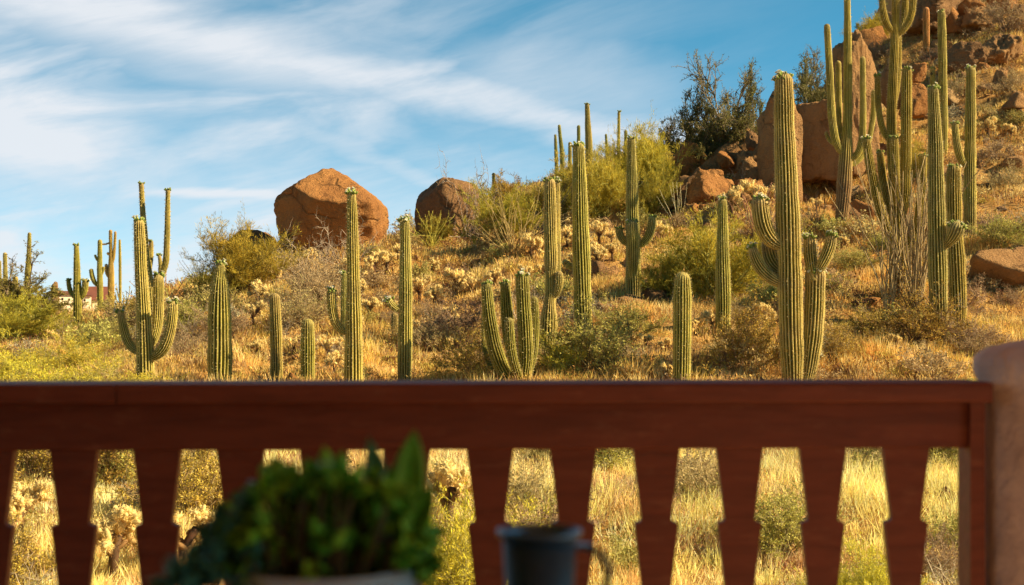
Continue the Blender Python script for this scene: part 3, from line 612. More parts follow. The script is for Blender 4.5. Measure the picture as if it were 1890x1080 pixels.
saguaro('reddish-brown club-shaped saguaro below the dark overhanging boulder', [(1709.5, 13, 11), (1709.5, 50, 12), (1710, 110, 9)], base=(1710, 112), tone=(1.55, .8, 1.0))
saguaro('tall straight saguaro of the upper slope with a small stub on its left', [(1737.5, 18, 13), (1739, 80, 15), (1740, 160, 16), (1741, 230, 16), (1741, 280, 15)], [([(1721, 124, 9), (1722, 165, 10), (1727, 200, 9), (1739, 215, 8)], .1, .2)], base=(1741, 284), fl=.4)
saguaro('long front saguaro leaning slightly, with a broad flowering cup arm', [(1721.5, 158, 17), (1724, 210, 21), (1727, 280, 25), (1729, 400, 32), (1731, 500, 33), (1732, 580, 31), (1732, 636, 25)],
        [([(1769, 409, 30), (1765, 425, 30), (1757, 442, 22), (1742, 456, 16), (1732, 462, 12)], -.25, 1)], base=(1732, 638), fl=1)
saguaro('plain brownish column right behind the cup-armed saguaro', [(1760, 303, 23), (1760, 350, 27), (1762, 420, 29), (1766, 500, 31), (1768, 560, 30), (1768, 612, 26)], (), base=(1768, 612), fl=.7, tone=(1.05, .92, .9))
saguaro('tall saguaro near the right edge with one hooked left arm', [(1792, 122, 15), (1791.5, 180, 18), (1791, 240, 20), (1790, 340, 22), (1790.5, 440, 22)],
        [([(1762, 224, 12), (1765, 262, 13), (1772, 292, 14), (1780, 306, 12), (1790, 312, 10)], -.15, .5)], base=(1790, 442), fl=.8)
# ridge
rg_ = 'thin saguaro poles on the skyline ridge'
for lb, tr, Y_ in [('tallest skyline saguaro of the ridge group, tapering from a wider foot', [(1083.5, 191, 8), (1085, 230, 10), (1087, 262, 13), (1087, 330, 13)], 61), ('thin lone black pole on the ridge, right of the tallest one', [(1142.5, 205, 5), (1142, 250, 5), (1141, 320, 6)], 64),
                   ('short dark pole on the ridge left of the thin lone one', [(1118.5, 247, 4), (1120, 275, 5), (1120, 320, 5)], 65), ('dark pole just left of the two-armed saguaro tip', [(1155, 240, 6), (1155, 300, 6)], 63),
                   ('dark pole showing above the fat straight column', [(1068, 231, 6), (1068, 320, 7)], 66), ('dark stepped pole at the left of the ridge group', [(1032, 230, 5), (1034, 255, 6), (1037, 275, 8), (1038, 330, 8)], 64),
                   ('leftmost slightly bent dark pole of the ridge group', [(1025, 248, 4), (1026, 275, 6), (1028, 330, 6)], 63), ('small greenish pole between the dark poles of the ridge group', [(1052, 262, 6), (1052, 330, 7)], 60), ('tiny dark pole on the ridge left of the black ocotillo stems', [(911, 319, 6), (912, 380, 7)], 62)]:
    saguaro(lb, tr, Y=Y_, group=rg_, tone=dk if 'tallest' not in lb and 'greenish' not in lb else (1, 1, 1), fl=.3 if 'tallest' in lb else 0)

# ------------------------------------------------------------------ shrubs, trees and cholla
def bush(seed, w, h, nm, k1, k2, up=.8, thick=.012, leafn=4000, leafL=.03, leafW=.012, twigc=(.3, .25, .12), leafc=((.3, .33, .07), (.42, .40, .1)), trunk=0., curl=.25, keep=1., needle=0.):
    """two meshes (stem, foliage) of a shrub w wide and h high standing on the origin"""
    r = np.random.default_rng(seed); st_ = MB(); fo = MB(); twigc = np.array(twigc); lc = np.array(leafc)
    S0 = []; S1 = []; R0 = []; R1 = []
    az = r.uniform(0, 2 * pi, nm); po = np.arccos(1 - r.uniform(0, 1, nm) * (1 - cos(radians(78 if up < .9 else 55))))
    d = np.stack([np.sin(po) * np.cos(az), np.sin(po) * np.sin(az), np.cos(po)], 1)
    ext = 1 / np.sqrt((d[:, 0] ** 2 + d[:, 1] ** 2) / (w / 2) ** 2 + (d[:, 2] / h) ** 2) * r.uniform(.65, 1., nm)
    b0 = np.zeros((nm, 3)); b0[:, 2] = trunk * h * r.uniform(.3, 1, nm); b0[:, :2] = r.normal(size=(nm, 2)) * w * .03
    def grow(P, Dd, L, rad, nseg):
        pts = [P]; cur = Dd.copy(); q = P
        for s in range(nseg):
            cur = unit(cur + r.normal(size=cur.shape) * curl + np.array([0, 0, .12 * up]))
            nq = q + cur * (L / nseg)[:, None]; a0 = rad * (1 - s / nseg * .7); a1 = rad * (1 - (s + 1) / nseg * .7)
            S0.append(q); S1.append(nq); R0.append(np.broadcast_to(a0, (len(q),))); R1.append(np.broadcast_to(a1, (len(q),))); pts.append(nq); q = nq
        return np.stack(pts, 1), cur
    if trunk: S0.append(np.array([[0, 0, -.1]])); S1.append(np.array([[0, 0, trunk * h]])); R0.append(np.array([thick * 2.6])); R1.append(np.array([thick * 2]))
    L0 = np.maximum(ext - b0[:, 2] * .6, .1); P0, c0 = grow(b0, d, L0, thick, 4)
    def spawn(Pts, cdir, L, k, lo, f):
        n = len(Pts); idx = np.repeat(np.arange(n), k); t_ = r.uniform(lo, 1, n * k); m_ = Pts.shape[1] - 1
        s = np.minimum((t_ * m_).astype(int), m_ - 1); ft = (t_ * m_ - s)[:, None]; P = Pts[idx, s] * (1 - ft) + Pts[idx, s + 1] * ft
        tg = unit(Pts[idx, s + 1] - Pts[idx, s]); D2 = unit(tg + r.normal(size=tg.shape) * .62 + np.array([0, 0, .25 * up])); return P, D2, L[idx] * f * r.uniform(.5, 1.1, n * k)
    P, D2, L1 = spawn(P0, c0, L0, k1, .25, .42); P1, c1 = grow(P, D2, L1, thick * .5, 3)
    P, D2, L2 = spawn(P1, c1, L1, k2, .2, .5); P2, c2 = grow(P, D2, L2, thick * .28, 2)
    for a in (S0, S1, R0, R1): a[:] = [x for x in a]
    A, B, Ra, Rb = map(np.concatenate, (S0, S1, R0, R1))
    segs(st_, A, B, Ra, Rb, twigc * r.uniform(.7, 1.25, (len(A), 1)))
    if leafn:
        allp = np.concatenate([P2.reshape(-1, P2.shape[1], 3)]); k = r.integers(0, len(allp), leafn); m_ = allp.shape[1] - 1
        t_ = r.uniform(0, 1, leafn) * m_; s = np.minimum(t_.astype(int), m_ - 1); ft = (t_ - s)[:, None]
        P = allp[k, s] * (1 - ft) + allp[k, s + 1] * ft; tg = unit(allp[k, s + 1] - allp[k, s])
        Dl = unit(tg * (.6 + needle) + r.normal(size=P.shape) * (.8 - .5 * needle) + np.array([0, 0, .3]))
        mixv = r.uniform(0, 1, (leafn, 1)); clump = (np.sin(P[:, :1] * 9 / w * 2 + seed) * np.cos(P[:, 2:] * 8 / h + seed) * .5 + .5)
        C = lc[0] * (1 - clump * .6 - mixv * .4) + lc[1] * (clump * .6 + mixv * .4); C = C * r.uniform(.75, 1.2, (leafn, 1))
        leaves(fo, P + r.normal(size=P.shape) * leafL * .3, Dl, leafL * r.uniform(.6, 1.3, leafn), leafW, C, r)
    allv = np.concatenate((st_ if not leafn else fo).V); q1, q9 = np.percentile(allv, [1.5, 98.5], axis=0)
    k_ = np.array([w / max(q9[0] - q1[0], q9[1] - q1[1])] * 2 + [h / q9[2]])
    for mb_ in (st_, fo): mb_.V = [v * k_ for v in mb_.V]
    return st_.mesh('stem', [M_twig]), (fo.mesh('foliage', [M_leaf]) if leafn else None)
def put_bush(name, tpl, px=None, base=None, Y=None, w=None, label='', cat='shrub', group=None, sc=1., rz=None, X=None, hs=1.):
    if X is None:
        if Y is None: Y = place(px, base)
        X = (px - 945) / F * Y
    z = float(ground(X, Y)); root = empty(name, (X, Y, z - .03), label, cat, group)
    s = sc if w is None else (w / F * Y) / tpl[2]
    root.scale = (s, s, s * hs); root.rotation_euler = (0, 0, rz if rz is not None else random.uniform(0, 6.28))
    place_mesh('stem', tpl[0], root)
    if tpl[1]: place_mesh('foliage', tpl[1], root)
    return root
YG1 = ((.38, .32, .03), (.64, .48, .065)); YG2 = ((.28, .245, .028), (.52, .40, .055)); OL = ((.22, .21, .05), (.36, .31, .08)); OR = ((.42, .30, .06), (.62, .46, .09))
T = {}
def tpl(k, w, h, *a, **kw): T[k] = bush(hash_(k), w, h, *a, **kw) + (w,)
def hash_(s): return sum(ord(c) * (i + 3) for i, c in enumerate(s)) % 9973
tpl('pv_a', 3.0, 2.4, 22, 9, 7, up=.9, thick=.02, leafn=20000, leafL=.11, leafW=.013, twigc=(.30, .30, .07), leafc=YG2, needle=.6)
tpl('pv_b', 3.0, 2.6, 32, 9, 7, up=.9, thick=.018, leafn=23000, leafL=.12, leafW=.013, twigc=(.34, .30, .08), leafc=YG1, needle=.6)
tpl('pv_c', 2.6, 2.2, 20, 9, 6, up=.95, thick=.018, leafn=16000, leafL=.11, leafW=.018, twigc=(.36, .27, .09), leafc=OR, needle=.6)
tpl('olive', 2.6, 2.8, 12, 10, 8, up=.7, thick=.03, leafn=14000, leafL=.06, leafW=.024, twigc=(.26, .20, .12), leafc=OL, trunk=.2)
tpl('creo', 1.8, 1.1, 34, 8, 6, up=.6, thick=.010, leafn=9000, leafL=.030, leafW=.018, twigc=(.30, .20, .10), leafc=((.40, .30, .05), (.76, .56, .11)))
tpl('creo_g', 1.8, 1.1, 34, 8, 6, up=.6, thick=.010, leafn=10000, leafL=.030, leafW=.018, twigc=(.28, .22, .10), leafc=((.34, .32, .07), (.62, .54, .15)))
tpl('dry', 1.3, .7, 40, 8, 5, up=.5, thick=.007, leafn=2600, leafL=.03, leafW=.012, twigc=(.36, .25, .15), leafc=((.34, .23, .13), (.52, .38, .20)), curl=.35)
tpl('dry_b', 1.3, .8, 36, 8, 5, up=.5, thick=.008, leafn=3600, leafL=.035, leafW=.013, twigc=(.42, .31, .17), leafc=((.40, .32, .12), (.60, .48, .22)), curl=.35)
tpl('bare', 2.0, 1.2, 16, 5, 4, up=.6, thick=.013, leafn=0, twigc=(.42, .33, .24), curl=.42)
tpl('brt', 2.4, 1.5, 40, 9, 6, up=.8, thick=.010, leafn=15000, leafL=.06, leafW=.012, twigc=(.45, .42, .12), leafc=((.50, .44, .035), (.76, .62, .08)), needle=.5)
tpl('dark', 4.2, 4.4, 24, 11, 9, up=.6, thick=.05, leafn=27000, leafL=.09, leafW=.022, twigc=(.20, .15, .10), leafc=((.14, .13, .04), (.28, .25, .07)), trunk=.12)
tpl('dark_b', 3.2, 2.4, 14, 10, 8, up=.6, thick=.035, leafn=17000, leafL=.08, leafW=.024, twigc=(.15, .12, .07), leafc=((.12, .115, .035), (.24, .22, .06)))
def B(k, px, base, w, label, Y=None, name='desert_shrub', cat='shrub', hs=1., group=None, rz=None): return put_bush(name, T[k], px, base, Y, w, label, cat, group, hs=hs, rz=rz)
pv = dict(name='palo_verde', cat='small tree')
B('pv_b', 440, 543, 148, 'bright yellow-green rounded palo verde left of the huge boulder', **pv)
B('pv_a', 395, 560, 90, 'dull green bush leaning against the left side of the rounded palo verde', **pv)
B('olive', 52, 580, 140, 'loose olive tree with a saguaro rising from it at far left', name='olive_green_tree', cat='small tree', hs=.75, Y=62)
B('olive', 8, 600, 130, 'olive brushy tree at the left edge', name='olive_green_tree', cat='small tree', hs=.7)
B('pv_a', 88, 606, 70, 'dull green bush below the stone chimney', hs=.5, **pv)
B('pv_a', 30, 640, 200, 'wide olive-yellow thicket at the left edge under the olive tree', hs=.6, **pv)
B('pv_b', 1110, 405, 125, 'golden-green palo verde on the ridge behind the fat straight column', hs=1.15, **pv)
B('pv_c', 1085, 380, 100, 'orange-tinged palo verde behind the golden-green one', **pv)
B('pv_b', 1190, 360, 120, 'green-gold palo verde between the ridge poles and the rock pile', hs=1.2, **pv)
B('pv_a', 1212, 410, 100, 'dark green palo verde at the left foot of the rock pile', hs=1.25, **pv)
B('pv_a', 1060, 420, 110, 'shaded green bush behind the pinched saguaro', **pv)
B('pv_c', 990, 410, 80, 'small orange-tinged bush under the black ocotillo stems', **pv)
B('pv_b', 1328, 556, 205, 'large soft yellow-green palo verde behind the slim single column', hs=.84, **pv)
B('pv_a', 1240, 560, 140, 'olive-green lower bush left of the large soft palo verde', hs=.8, **pv)
B('pv_b', 880, 425, 80, 'bright yellow bush beside the dark pointed boulder', hs=1.2, **pv)
B('pv_a', 930, 445, 150, 'dark olive thicket behind the pale ocotillo fan', hs=.8, **pv)
B('pv_c', 930, 385, 70, 'orange-green bush topping the ridge above the ocotillo fan', **pv)
B('pv_a', 805, 445, 70, 'small green bush at the foot of the dark pointed boulder', hs=.8, **pv)
B('pv_b', 1605, 60, 70, 'yellow-green bush on the rock shoulder at the top', Y=80, **pv)
B('pv_b', 1690, 330, 70, 'soft yellow bush behind the huge many-stemmed saguaro', hs=1.1, **pv)
dt = dict(name='mesquite_tree', cat='tree')
B('dark', 1346, 280, 150, 'dark airy mesquite tree standing against the sky above the rock pile', hs=1.18, Y=61, **dt)
B('dark_b', 1288, 290, 140, 'dark lower mesquite left of the airy tree', Y=61, hs=1.35, **dt)
B('dark_b', 1395, 262, 120, 'dark dense mesquite between the airy tree and the rock slab', Y=63, hs=1.75, **dt)
B('dark_b', 1475, 215, 120, 'dark bush on top of the broad shaded rock block', Y=66, hs=1.5, **dt)
B('dark', 1506, 180, 90, 'small dark tree beside the towering saguaro tips', Y=72, hs=1.15, **dt)
B('dark_b', 1235, 300, 100, 'low dark bush on the skyline left of the mesquites', Y=66, hs=.9, **dt)
B('dark_b', 1500, 300, 80, 'dark shrub at the foot of the broad shaded rock block', hs=.7, **dt)
B('olive', 1610, 66, 60, 'bare greenish tree at the top edge beside the towering saguaro', Y=84, hs=1.1, **dt)
sh = dict(name='leafy_shrub')
B('dry', 1860, 60, 110, 'dark brown brush at the top right corner', hs=1.1)
B('dry', 1800, 62, 70, 'brown twiggy brush on the upper ledge below the perched rock', hs=1.2)
B('dry_b', 1770, 180, 60, 'tan brush on the soil right of the tall straight saguaro', hs=1.2)
B('dry', 1790, 130, 80, 'dark brush under the wide shaded rock block', hs=.8)
B('dry_b', 1870, 160, 60, 'golden brush at the right edge of the upper slope', hs=1.)
B('dry', 1620, 110, 80, 'orange-brown brush behind the pinnacle top', hs=.9)
B('dry_b', 1860, 350, 90, 'golden orange brush on the right edge of the slope', hs=.9)
B('creo', 1385, 706, 175, 'dense golden leafy shrub left of the thickest saguaro foot', Y=27.6, hs=1.1, **sh)
B('creo', 1535, 690, 110, 'golden leafy shrub right of the thickest saguaro foot', Y=28, hs=1.1, **sh)
B('creo', 890, 706, 190, 'wide low yellow leafy shrub left of the low saguaro clump', Y=27.4, hs=.7, **sh)
B('creo_g', 1100, 712, 190, 'light green feathery shrub right of the pinched saguaro', Y=27.4, hs=.95, **sh)
B('brt', 1030, 712, 110, 'wispy green shrub growing around the low saguaro clump foot', Y=27.5, hs=1.1, **sh)
B('creo_g', 1160, 700, 150, 'pale green-yellow shrub left of the stout plain column', Y=31, hs=.8, **sh)
B('brt', 60, 712, 250, 'bright lime-yellow shrub mass in the left corner above the railing', Y=24, hs=.62, **sh)
B('brt', 180, 712, 230, 'bright yellow shrub in front of the candelabra saguaro foot', Y=24.5, hs=.6, **sh)
B('brt', -40, 700, 230, 'tall yellow-green shrub cut by the left edge', Y=27, hs=.8, **sh)
B('brt', 130, 670, 210, 'yellow-green shrub band behind the left corner shrubs', Y=31, hs=.6, **sh)
B('creo_g', 215, 645, 110, 'olive leafy shrub behind the left arm of the candelabra saguaro', hs=1.0, **sh)
B('creo_g', 345, 612, 120, 'olive leafy shrub right of the candelabra saguaro', hs=.9, **sh)
B('creo', 1690, 640, 190, 'sandy yellow leafy shrub below the many-stemmed saguaro', hs=.9, **sh)
B('creo', 1600, 700, 150, 'straw coloured leafy shrub near the railing right of the thickest saguaro', Y=30, hs=.7, **sh)
B('dry', 1790, 645, 150, 'low silvery shrub at the foot of the cup-armed saguaro', hs=.8, **sh)
B('creo_g', 1850, 450, 130, 'grey-green shrub above the big low smooth boulder', hs=.7, **sh)
B('creo_g', 1640, 470, 90, 'dull leafy shrub left of the many-stemmed saguaro foot', hs=.8, **sh)
B('creo_g', 1580, 500, 110, 'dusty green shrub on the slope right of the thickest saguaro arms', hs=.7, **sh)
B('dry', 840, 690, 150, 'purple-brown dry shrub right of the curled-arm saguaro', Y=32, hs=1., **sh)
B('dry', 590, 565, 170, 'brown twiggy shrub below the huge boulder', hs=1.0, **sh)
B('dry', 410, 625, 120, 'brown dry shrub behind the shouldered column', hs=1., **sh)
B('dry', 340, 660, 100, 'grey-brown dry shrub between candelabra and shouldered column', **sh)
B('dry_b', 560, 600, 130, 'tan twiggy shrub above the short columns', **sh)
B('dry_b', 800, 640, 100, 'tan dry shrub in the middle slope right of the curled-arm saguaro', **sh)
B('bare', 640, 500, 150, 'leafless pale branching bush in front of the huge boulder', hs=1.1, name='bare_shrub', cat='shrub')
B('bare', 555, 520, 140, 'leafless grey bush below the left foot of the huge boulder', hs=1.1, name='bare_shrub', cat='shrub')
B('bare', 860, 440, 120, 'leafless pale bush in front of the dark pointed boulder', hs=2.0, name='bare_shrub', cat='shrub')
B('bare', 1210, 290, 80, 'leafless pale branches sticking up left of the rock pile', hs=1.2, name='bare_shrub', cat='shrub')
B('bare', 110, 640, 90, 'crooked dark dead branches left of the dark two-armed saguaro', hs=1., name='bare_shrub', cat='shrub')
B('bare', 1190, 706, 90, 'fallen dead branches on the grass left of the stout plain column', Y=29, hs=.5, name='bare_shrub', cat='shrub')
# shrubs seen between the balusters
nb = [('creo_g', 1445, 16.2, .75, 'round grey-green bush seen through the fourth gap from the right'), ('creo_g', 1140, 20, .8, 'grey-green bush seen near the top of the sixth gap from the right'), ('brt', 845, 13.9, .8, 'lime green bush seen right of the potted plant'),
      ('brt', 790, 15.0, .6, 'bright lime bush half hidden by the potted plant'), ('creo', 20, 14.6, .7, 'pale green bush in the leftmost gap'), ('creo', 60, 19, .9, 'golden bush high in the leftmost gap'), ('creo', 215, 19.5, 1.0, 'golden-olive bush high in the second gap from the left'),
      ('creo', 350, 17.5, .9, 'yellow-green bush high in the third gap from the left'), ('creo_g', 1740, 20, .9, 'yellow-green bush at the top of the rightmost gap'), ('creo_g', 1610, 20.5, .6, 'small green bush at the top of the second gap from the right'), ('brt', 1590, 14.4, .45, 'small yellow-green bush low in the second gap from the right'),
      ('dry_b', 1290, 18, 1.0, 'straw shrub in the fifth gap from the right'), ('dry_b', 975, 17.5, .9, 'straw shrub behind the mug gap'), ('dry', 980, 16, .8, 'grey twiggy shrub above the mug'), ('bare', 45, 14.2, .5, 'bare grey branches low in the leftmost gap'), ('dry', 1740, 15.6, .8, 'dry shrub in the rightmost gap'), ('brt', 940, 15.4, .25, 'small bright yellow plant just above the mug rim'),
      ('bare', 1740, 14.6, .5, 'bare pale twigs low in the rightmost gap')]
for k, px, Y_, s_, lb in nb: put_bush('desert_shrub', T[k], px, None, Y_, None, lb, 'shrub', sc=s_)

# ocotillo
def ocotillo(px, base, hpx, label, n=16, spread=.5, c=(.34, .28, .12), leaf=None, Y=None, seed=1, name='ocotillo', curl=.08, th=.016, bend=0.):
    r = np.random.default_rng(seed); Y = Y or place(px, base); X = (px - 945) / F * Y; z = float(ground(X, Y)); L = hpx / F * Y
    root = empty(name, (X, Y, z), label, 'ocotillo'); st_ = MB(); fo = MB()
    for k in range(n):
        a = r.uniform(0, 2 * pi); t_ = spread * math.sqrt(r.uniform(.02, 1)); d = np.array([sin(t_) * cos(a), sin(t_) * sin(a), cos(t_)])
        Lk = L * r.uniform(.65, 1.08); P = [np.array([r.normal() * .05, r.normal() * .05, -.1])]; m_ = 8
        for s in range(m_):
            d = unit(d + r.normal(size=3) * curl + np.array([bend * cos(a), bend * sin(a), .03])); P.append(P[-1] + d * Lk / m_)
        P = np.array(P); tube(st_, P + [X, Y, z], np.linspace(th, th * .35, m_ + 1), 5, np.array(c) * r.uniform(.7, 1.2))
        if leaf is not None:
            q = r.uniform(1, m_, 55); i = np.minimum(q.astype(int), m_ - 1); B_ = P[i] + (P[i + 1] - P[i]) * (q - i)[:, None] + [X, Y, z]
            leaves(fo, B_, r.normal(size=B_.shape) + d * .8, r.uniform(.03, .06, 55), .02, np.array(leaf) * r.uniform(.6, 1.2, (55, 1)), r)
        else:
            q = r.uniform(1, m_, 40); i = np.minimum(q.astype(int), m_ - 1); B_ = P[i] + (P[i + 1] - P[i]) * (q - i)[:, None] + [X, Y, z]
            leaves(st_, B_, r.normal(size=B_.shape), r.uniform(.03, .06, 40), .008, np.array(c) * 1.2, r)
    st_.obj('stem', M_twig, root)
    if leaf is not None: fo.obj('foliage', M_leaf, root)
ocotillo(948, 478, 150, 'pale yellowish ocotillo fan in front of the dark olive thicket', 46, .85, (.42, .31, .12), seed=2, th=.014, curl=.15)
ocotillo(795, 455, 85, 'bright yellow-green ocotillo beside the dark pointed boulder', 34, .95, (.46, .40, .09), (.5, .46, .07), seed=3, th=.012, curl=.2)
ocotillo(982, 440, 165, 'black bare ocotillo arching against the sky left of the pinched saguaro', 34, .72, (.07, .06, .05), seed=4, bend=.07, th=.016, Y=place(982, 440) - .5)
ocotillo(1688, 548, 310, 'tall tangle of ocotillo wands wrapped round the many-stemmed saguaro', 44, .30, (.40, .29, .15), (.36, .30, .10), seed=5, Y=place(1657, 545) - 1.0, th=.02)
ocotillo(1640, 548, 270, 'leaning ocotillo wands on the left of the many-stemmed saguaro trunk', 16, .22, (.40, .29, .15), seed=15, Y=place(1657, 545) - .8, th=.018)
ocotillo(300, 600, 105, 'orange-leaved ocotillo fan behind the front candelabra saguaro', 40, .85, (.50, .28, .10), (.62, .36, .08), seed=6, th=.018)
ocotillo(228, 585, 70, 'yellow-orange ocotillo behind the left arm of the candelabra saguaro', 26, .8, (.42, .30, .10), (.55, .40, .08), seed=16, th=.018)
ocotillo(1400, 440, 110, 'reddish bare ocotillo stems among cholla left of the thickest saguaro', 26, .7, (.50, .28, .14), seed=7, th=.014)
ocotillo(1510, 420, 70, 'short brown ocotillo wands on bare soil right of the thickest saguaro', 18, .55, (.36, .22, .11), seed=8, th=.014)
ocotillo(370, 480, 62, 'dark bare ocotillo twigs on the skyline above the dull green bush', 16, .8, (.10, .08, .05), seed=9, Y=54, th=.012)
ocotillo(1250, 330, 70, 'thin pale ocotillo wands left of the rock pile', 9, .5, (.5, .42, .26), seed=10, Y=Yp - 2, th=.012)
ocotillo(1045, 690, 90, 'grey-green wispy wands at the foot of the pinched saguaro', 20, .7, (.36, .34, .14), (.34, .38, .1), seed=11, Y=27.6, th=.010)
ocotillo(1010, 985, 75, 'spiky green yucca blades seen above the mug', 26, .9, (.36, .36, .12), seed=12, Y=17.0, th=.012, name='yucca', curl=.02)
# teddy-bear cholla
def cholla_tpl(seed, n1=5, h=.95):
    r = np.random.default_rng(seed); st_ = MB(); jo = MB(); tips = []
    tube(st_, [(0, 0, -.1), (r.normal() * .03, 0, h * .25), (r.normal() * .06, r.normal() * .06, h * .5)], [.055, .05, .045], 7, (.10, .055, .03))
    top = np.array([0, 0, h * .42])
    def joint(b, d, L, w, c):
        e = b + d * L; tube(jo, [b, b + d * L * .25, b + d * L * .7, e - d * L * .04, e], [w * .55, w, w * .95, w * .6, w * .15], 7, np.array(c)); 
        m_ = 46; q = r.uniform(0, 1, m_)[:, None]; o = unit(np.cross(d, r.normal(size=(m_, 3)))); leaves(jo, b + d * L * q + o * w * .8, o + d * .35 + r.normal(size=(m_, 3)) * .3, .045, .008, np.array(c) * r.uniform(.9, 1.35, (m_, 1)), r); return e
    def grow(b, d, lv):
        if lv == 0: 
            for _ in range(r.integers(2, 4)):
                dd = unit(d + r.normal(size=3) * .8 + np.array([0, 0, .55])); joint(b, dd, r.uniform(.09, .16), r.uniform(.026, .034), np.array([.80, .62, .26]) * r.uniform(.8, 1.1))
            return
        L = r.uniform(.13, .2); cc = np.array([.30, .17, .07]) if lv > 1 else np.array([.58, .40, .16])
        e = joint(b, d, L, .035, cc * r.uniform(.8, 1.2))
        for _ in range(r.integers(2, 4)): grow(e, unit(d + r.normal(size=3) * .65 + np.array([0, 0, .25])), lv - 1)
    for k in range(n1):
        a = 2 * pi * k / n1 + r.uniform(-.4, .4); grow(top * r.uniform(.6, 1.1), unit(np.array([cos(a), sin(a), r.uniform(.3, 1.3)])), 2)
    return st_.mesh('stem', [M_twig]), jo.mesh('joints', [M_spine]), 1.0
CH = [cholla_tpl(s, n) for s, n in ((1, 5), (2, 6), (3, 4), (4, 6))]
ch = [(640,535,70),(690,520,70),(712,505,60),(775,560,62),(802,570,55),(843,545,62),(870,550,55),(830,602,48),(912,535,50),(980,478,60),(1005,520,50),(1105,452,55),(1103,495,60),(1047,455,50),(860,535,50),(1190,402,45),
      (1239,402,55),(1222,455,60),(1290,365,58),(1192,645,36),(1228,660,45),(1283,617,40),(1313,612,52),(1392,602,50),(1412,608,60),(1229,700,40),(1522,625,44),(1507,392,32),(1350,400,70),(1392,392,75),(1420,385,60),(1310,378,62),(1823,258,52),(1866,258,38),
      (545,655,50),(605,668,60),(617,692,55),(97,640,40),(132,632,40),(78,632,34),(480,565,60),(505,530,50),(660,560,60),(682,590,50),(845,615,45),(735,480,40),(1500,300,40),(1060,500,45),(1000,470,40),(1480,640,50),(470,600,60),(1130,480,40),(930,560,40),(1560,460,30)]
gc = 'teddy-bear cholla scattered on the slope'
for k, (x, y, h) in enumerate(ch):
    Y_ = place(x, y); r = random.Random(k); s = h / F * Y_ / 1.0; tp = CH[k % 4]
    root = empty('cholla_cactus', ((x - 945) / F * Y_, Y_, (HOR - y) / F * Y_), 'pale yellow bushy cholla cactus with a dark stem on the grassy slope', 'cactus', gc)
    root.scale = (s, s, s * 1.05); root.rotation_euler = (0, 0, r.uniform(0, 6.3)); place_mesh('stem', tp[0], root); place_mesh('joints', tp[1], root)
chn = [(208, 15.2, 1.05, 'big pale cholla seen through the second gap from the left'), (38, 16.5, .9, 'pale cholla seen through the leftmost gap'), (345, 15.6, 1.0, 'cholla seen through the gap left of the potted plant'), (395, 14.3, .65, 'small golden cholla low beside the potted plant'),
       (828, 17.0, 1.1, 'pale cholla behind the lime green bush right of the potted plant'), (655, 16.8, .9, 'cholla glimpsed through the gap above the potted plant'), (510, 17.5, .8, 'cholla glimpsed above the left half of the potted plant')]
for k, (px, Y_, s, lb) in enumerate(chn):
    X = (px - 945) / F * Y_; root = empty('cholla_cactus', (X, Y_, float(ground(X, Y_))), lb, 'cactus'); root.scale = (s,) * 3; root.rotation_euler = (0, 0, k * 1.3)
    place_mesh('stem', CH[k % 4][0], root); place_mesh('joints', CH[k % 4][1], root)
rb_ = np.random.default_rng(44)
for k in range(34):
    x = rb_.uniform(280, 1890); y = rb_.uniform(470, 680) if x < 1000 else rb_.uniform(350, 680); Yk = place(x, y)
    if Yk > 80: continue
    put_bush('bare_shrub', T['bare'] if k % 3 else T['dry'], x, None, Yk, rb_.uniform(45, 100), 'leafless twiggy dead shrub standing in the golden grass', 'shrub', 'dead twiggy shrubs scattered over the slope', hs=rb_.uniform(.8, 1.5))
for k in range(30):
    x = rb_.uniform(420, 1890); y = rb_.uniform(500, 690) if x < 1000 else rb_.uniform(330, 690); Yk = place(x, y); s = rb_.uniform(28, 52) / F * Yk; tp = CH[k % 4]
    root = empty('cholla_cactus', ((x - 945) / F * Yk, Yk, (HOR - y) / F * Yk), 'pale yellow bushy cholla cactus with a dark stem on the grassy slope', 'cactus', gc)
    root.scale = (s * rb_.uniform(.8, 1.1), s, s * rb_.uniform(.9, 1.3)); root.rotation_euler = (0, 0, rb_.uniform(0, 6.3)); place_mesh('stem', tp[0], root); place_mesh('joints', tp[1], root)
# many low shrubs and bunch grasses over the slope
r = np.random.default_rng(12); gs = 'low dry brush scattered over the slope'
def low(seed, w, h, c, n=900, leafc=None):
    q = bush(seed, w, h, 26, 6, 4, up=.5, thick=.006, leafn=n, leafL=.05, leafW=.02, twigc=c, leafc=leafc, curl=.35); return q
LOW = [(low(61, 1, .5, (.38, .28, .16), 1300, ((.42, .32, .15), (.62, .48, .22))), 'dry straw-coloured brush clump'), (low(62, 1, .55, (.33, .22, .14), 900, ((.32, .21, .13), (.46, .32, .19))), 'dry brown brush clump'),
       (low(63, 1, .5, (.36, .30, .12), 1700, ((.36, .34, .10), (.55, .48, .14))), 'yellow-green low brush clump'), (low(64, 1, .5, (.34, .28, .2), 1300, ((.38, .34, .22), (.52, .46, .30))), 'grey low brush clump')]
cnt = 0
while cnt < 285:
    Y_ = 13.5 + 60 * r.random() ** .8; u = r.uniform(-60, 1950); X = (u - 945) / F * Y_; z = float(ground(X, Y_)); py = HOR - z / Y_ * F
    if py < -20: continue
    (a, b_), lb = LOW[r.choice(4, p=[.36, .26, .24, .14])]
    root = empty('low_brush', (X, Y_, z - .02), lb + ' among many on the slope', 'shrub', gs); s = r.uniform(.5, 1.15) * (.75 + Y_ / 70); root.scale = (s * r.uniform(.9, 1.3), s, s * r.uniform(.7, 1.1)); root.rotation_euler = (0, 0, r.uniform(0, 6.3))
    place_mesh('stem', a, root); place_mesh('foliage', b_, root); cnt += 1
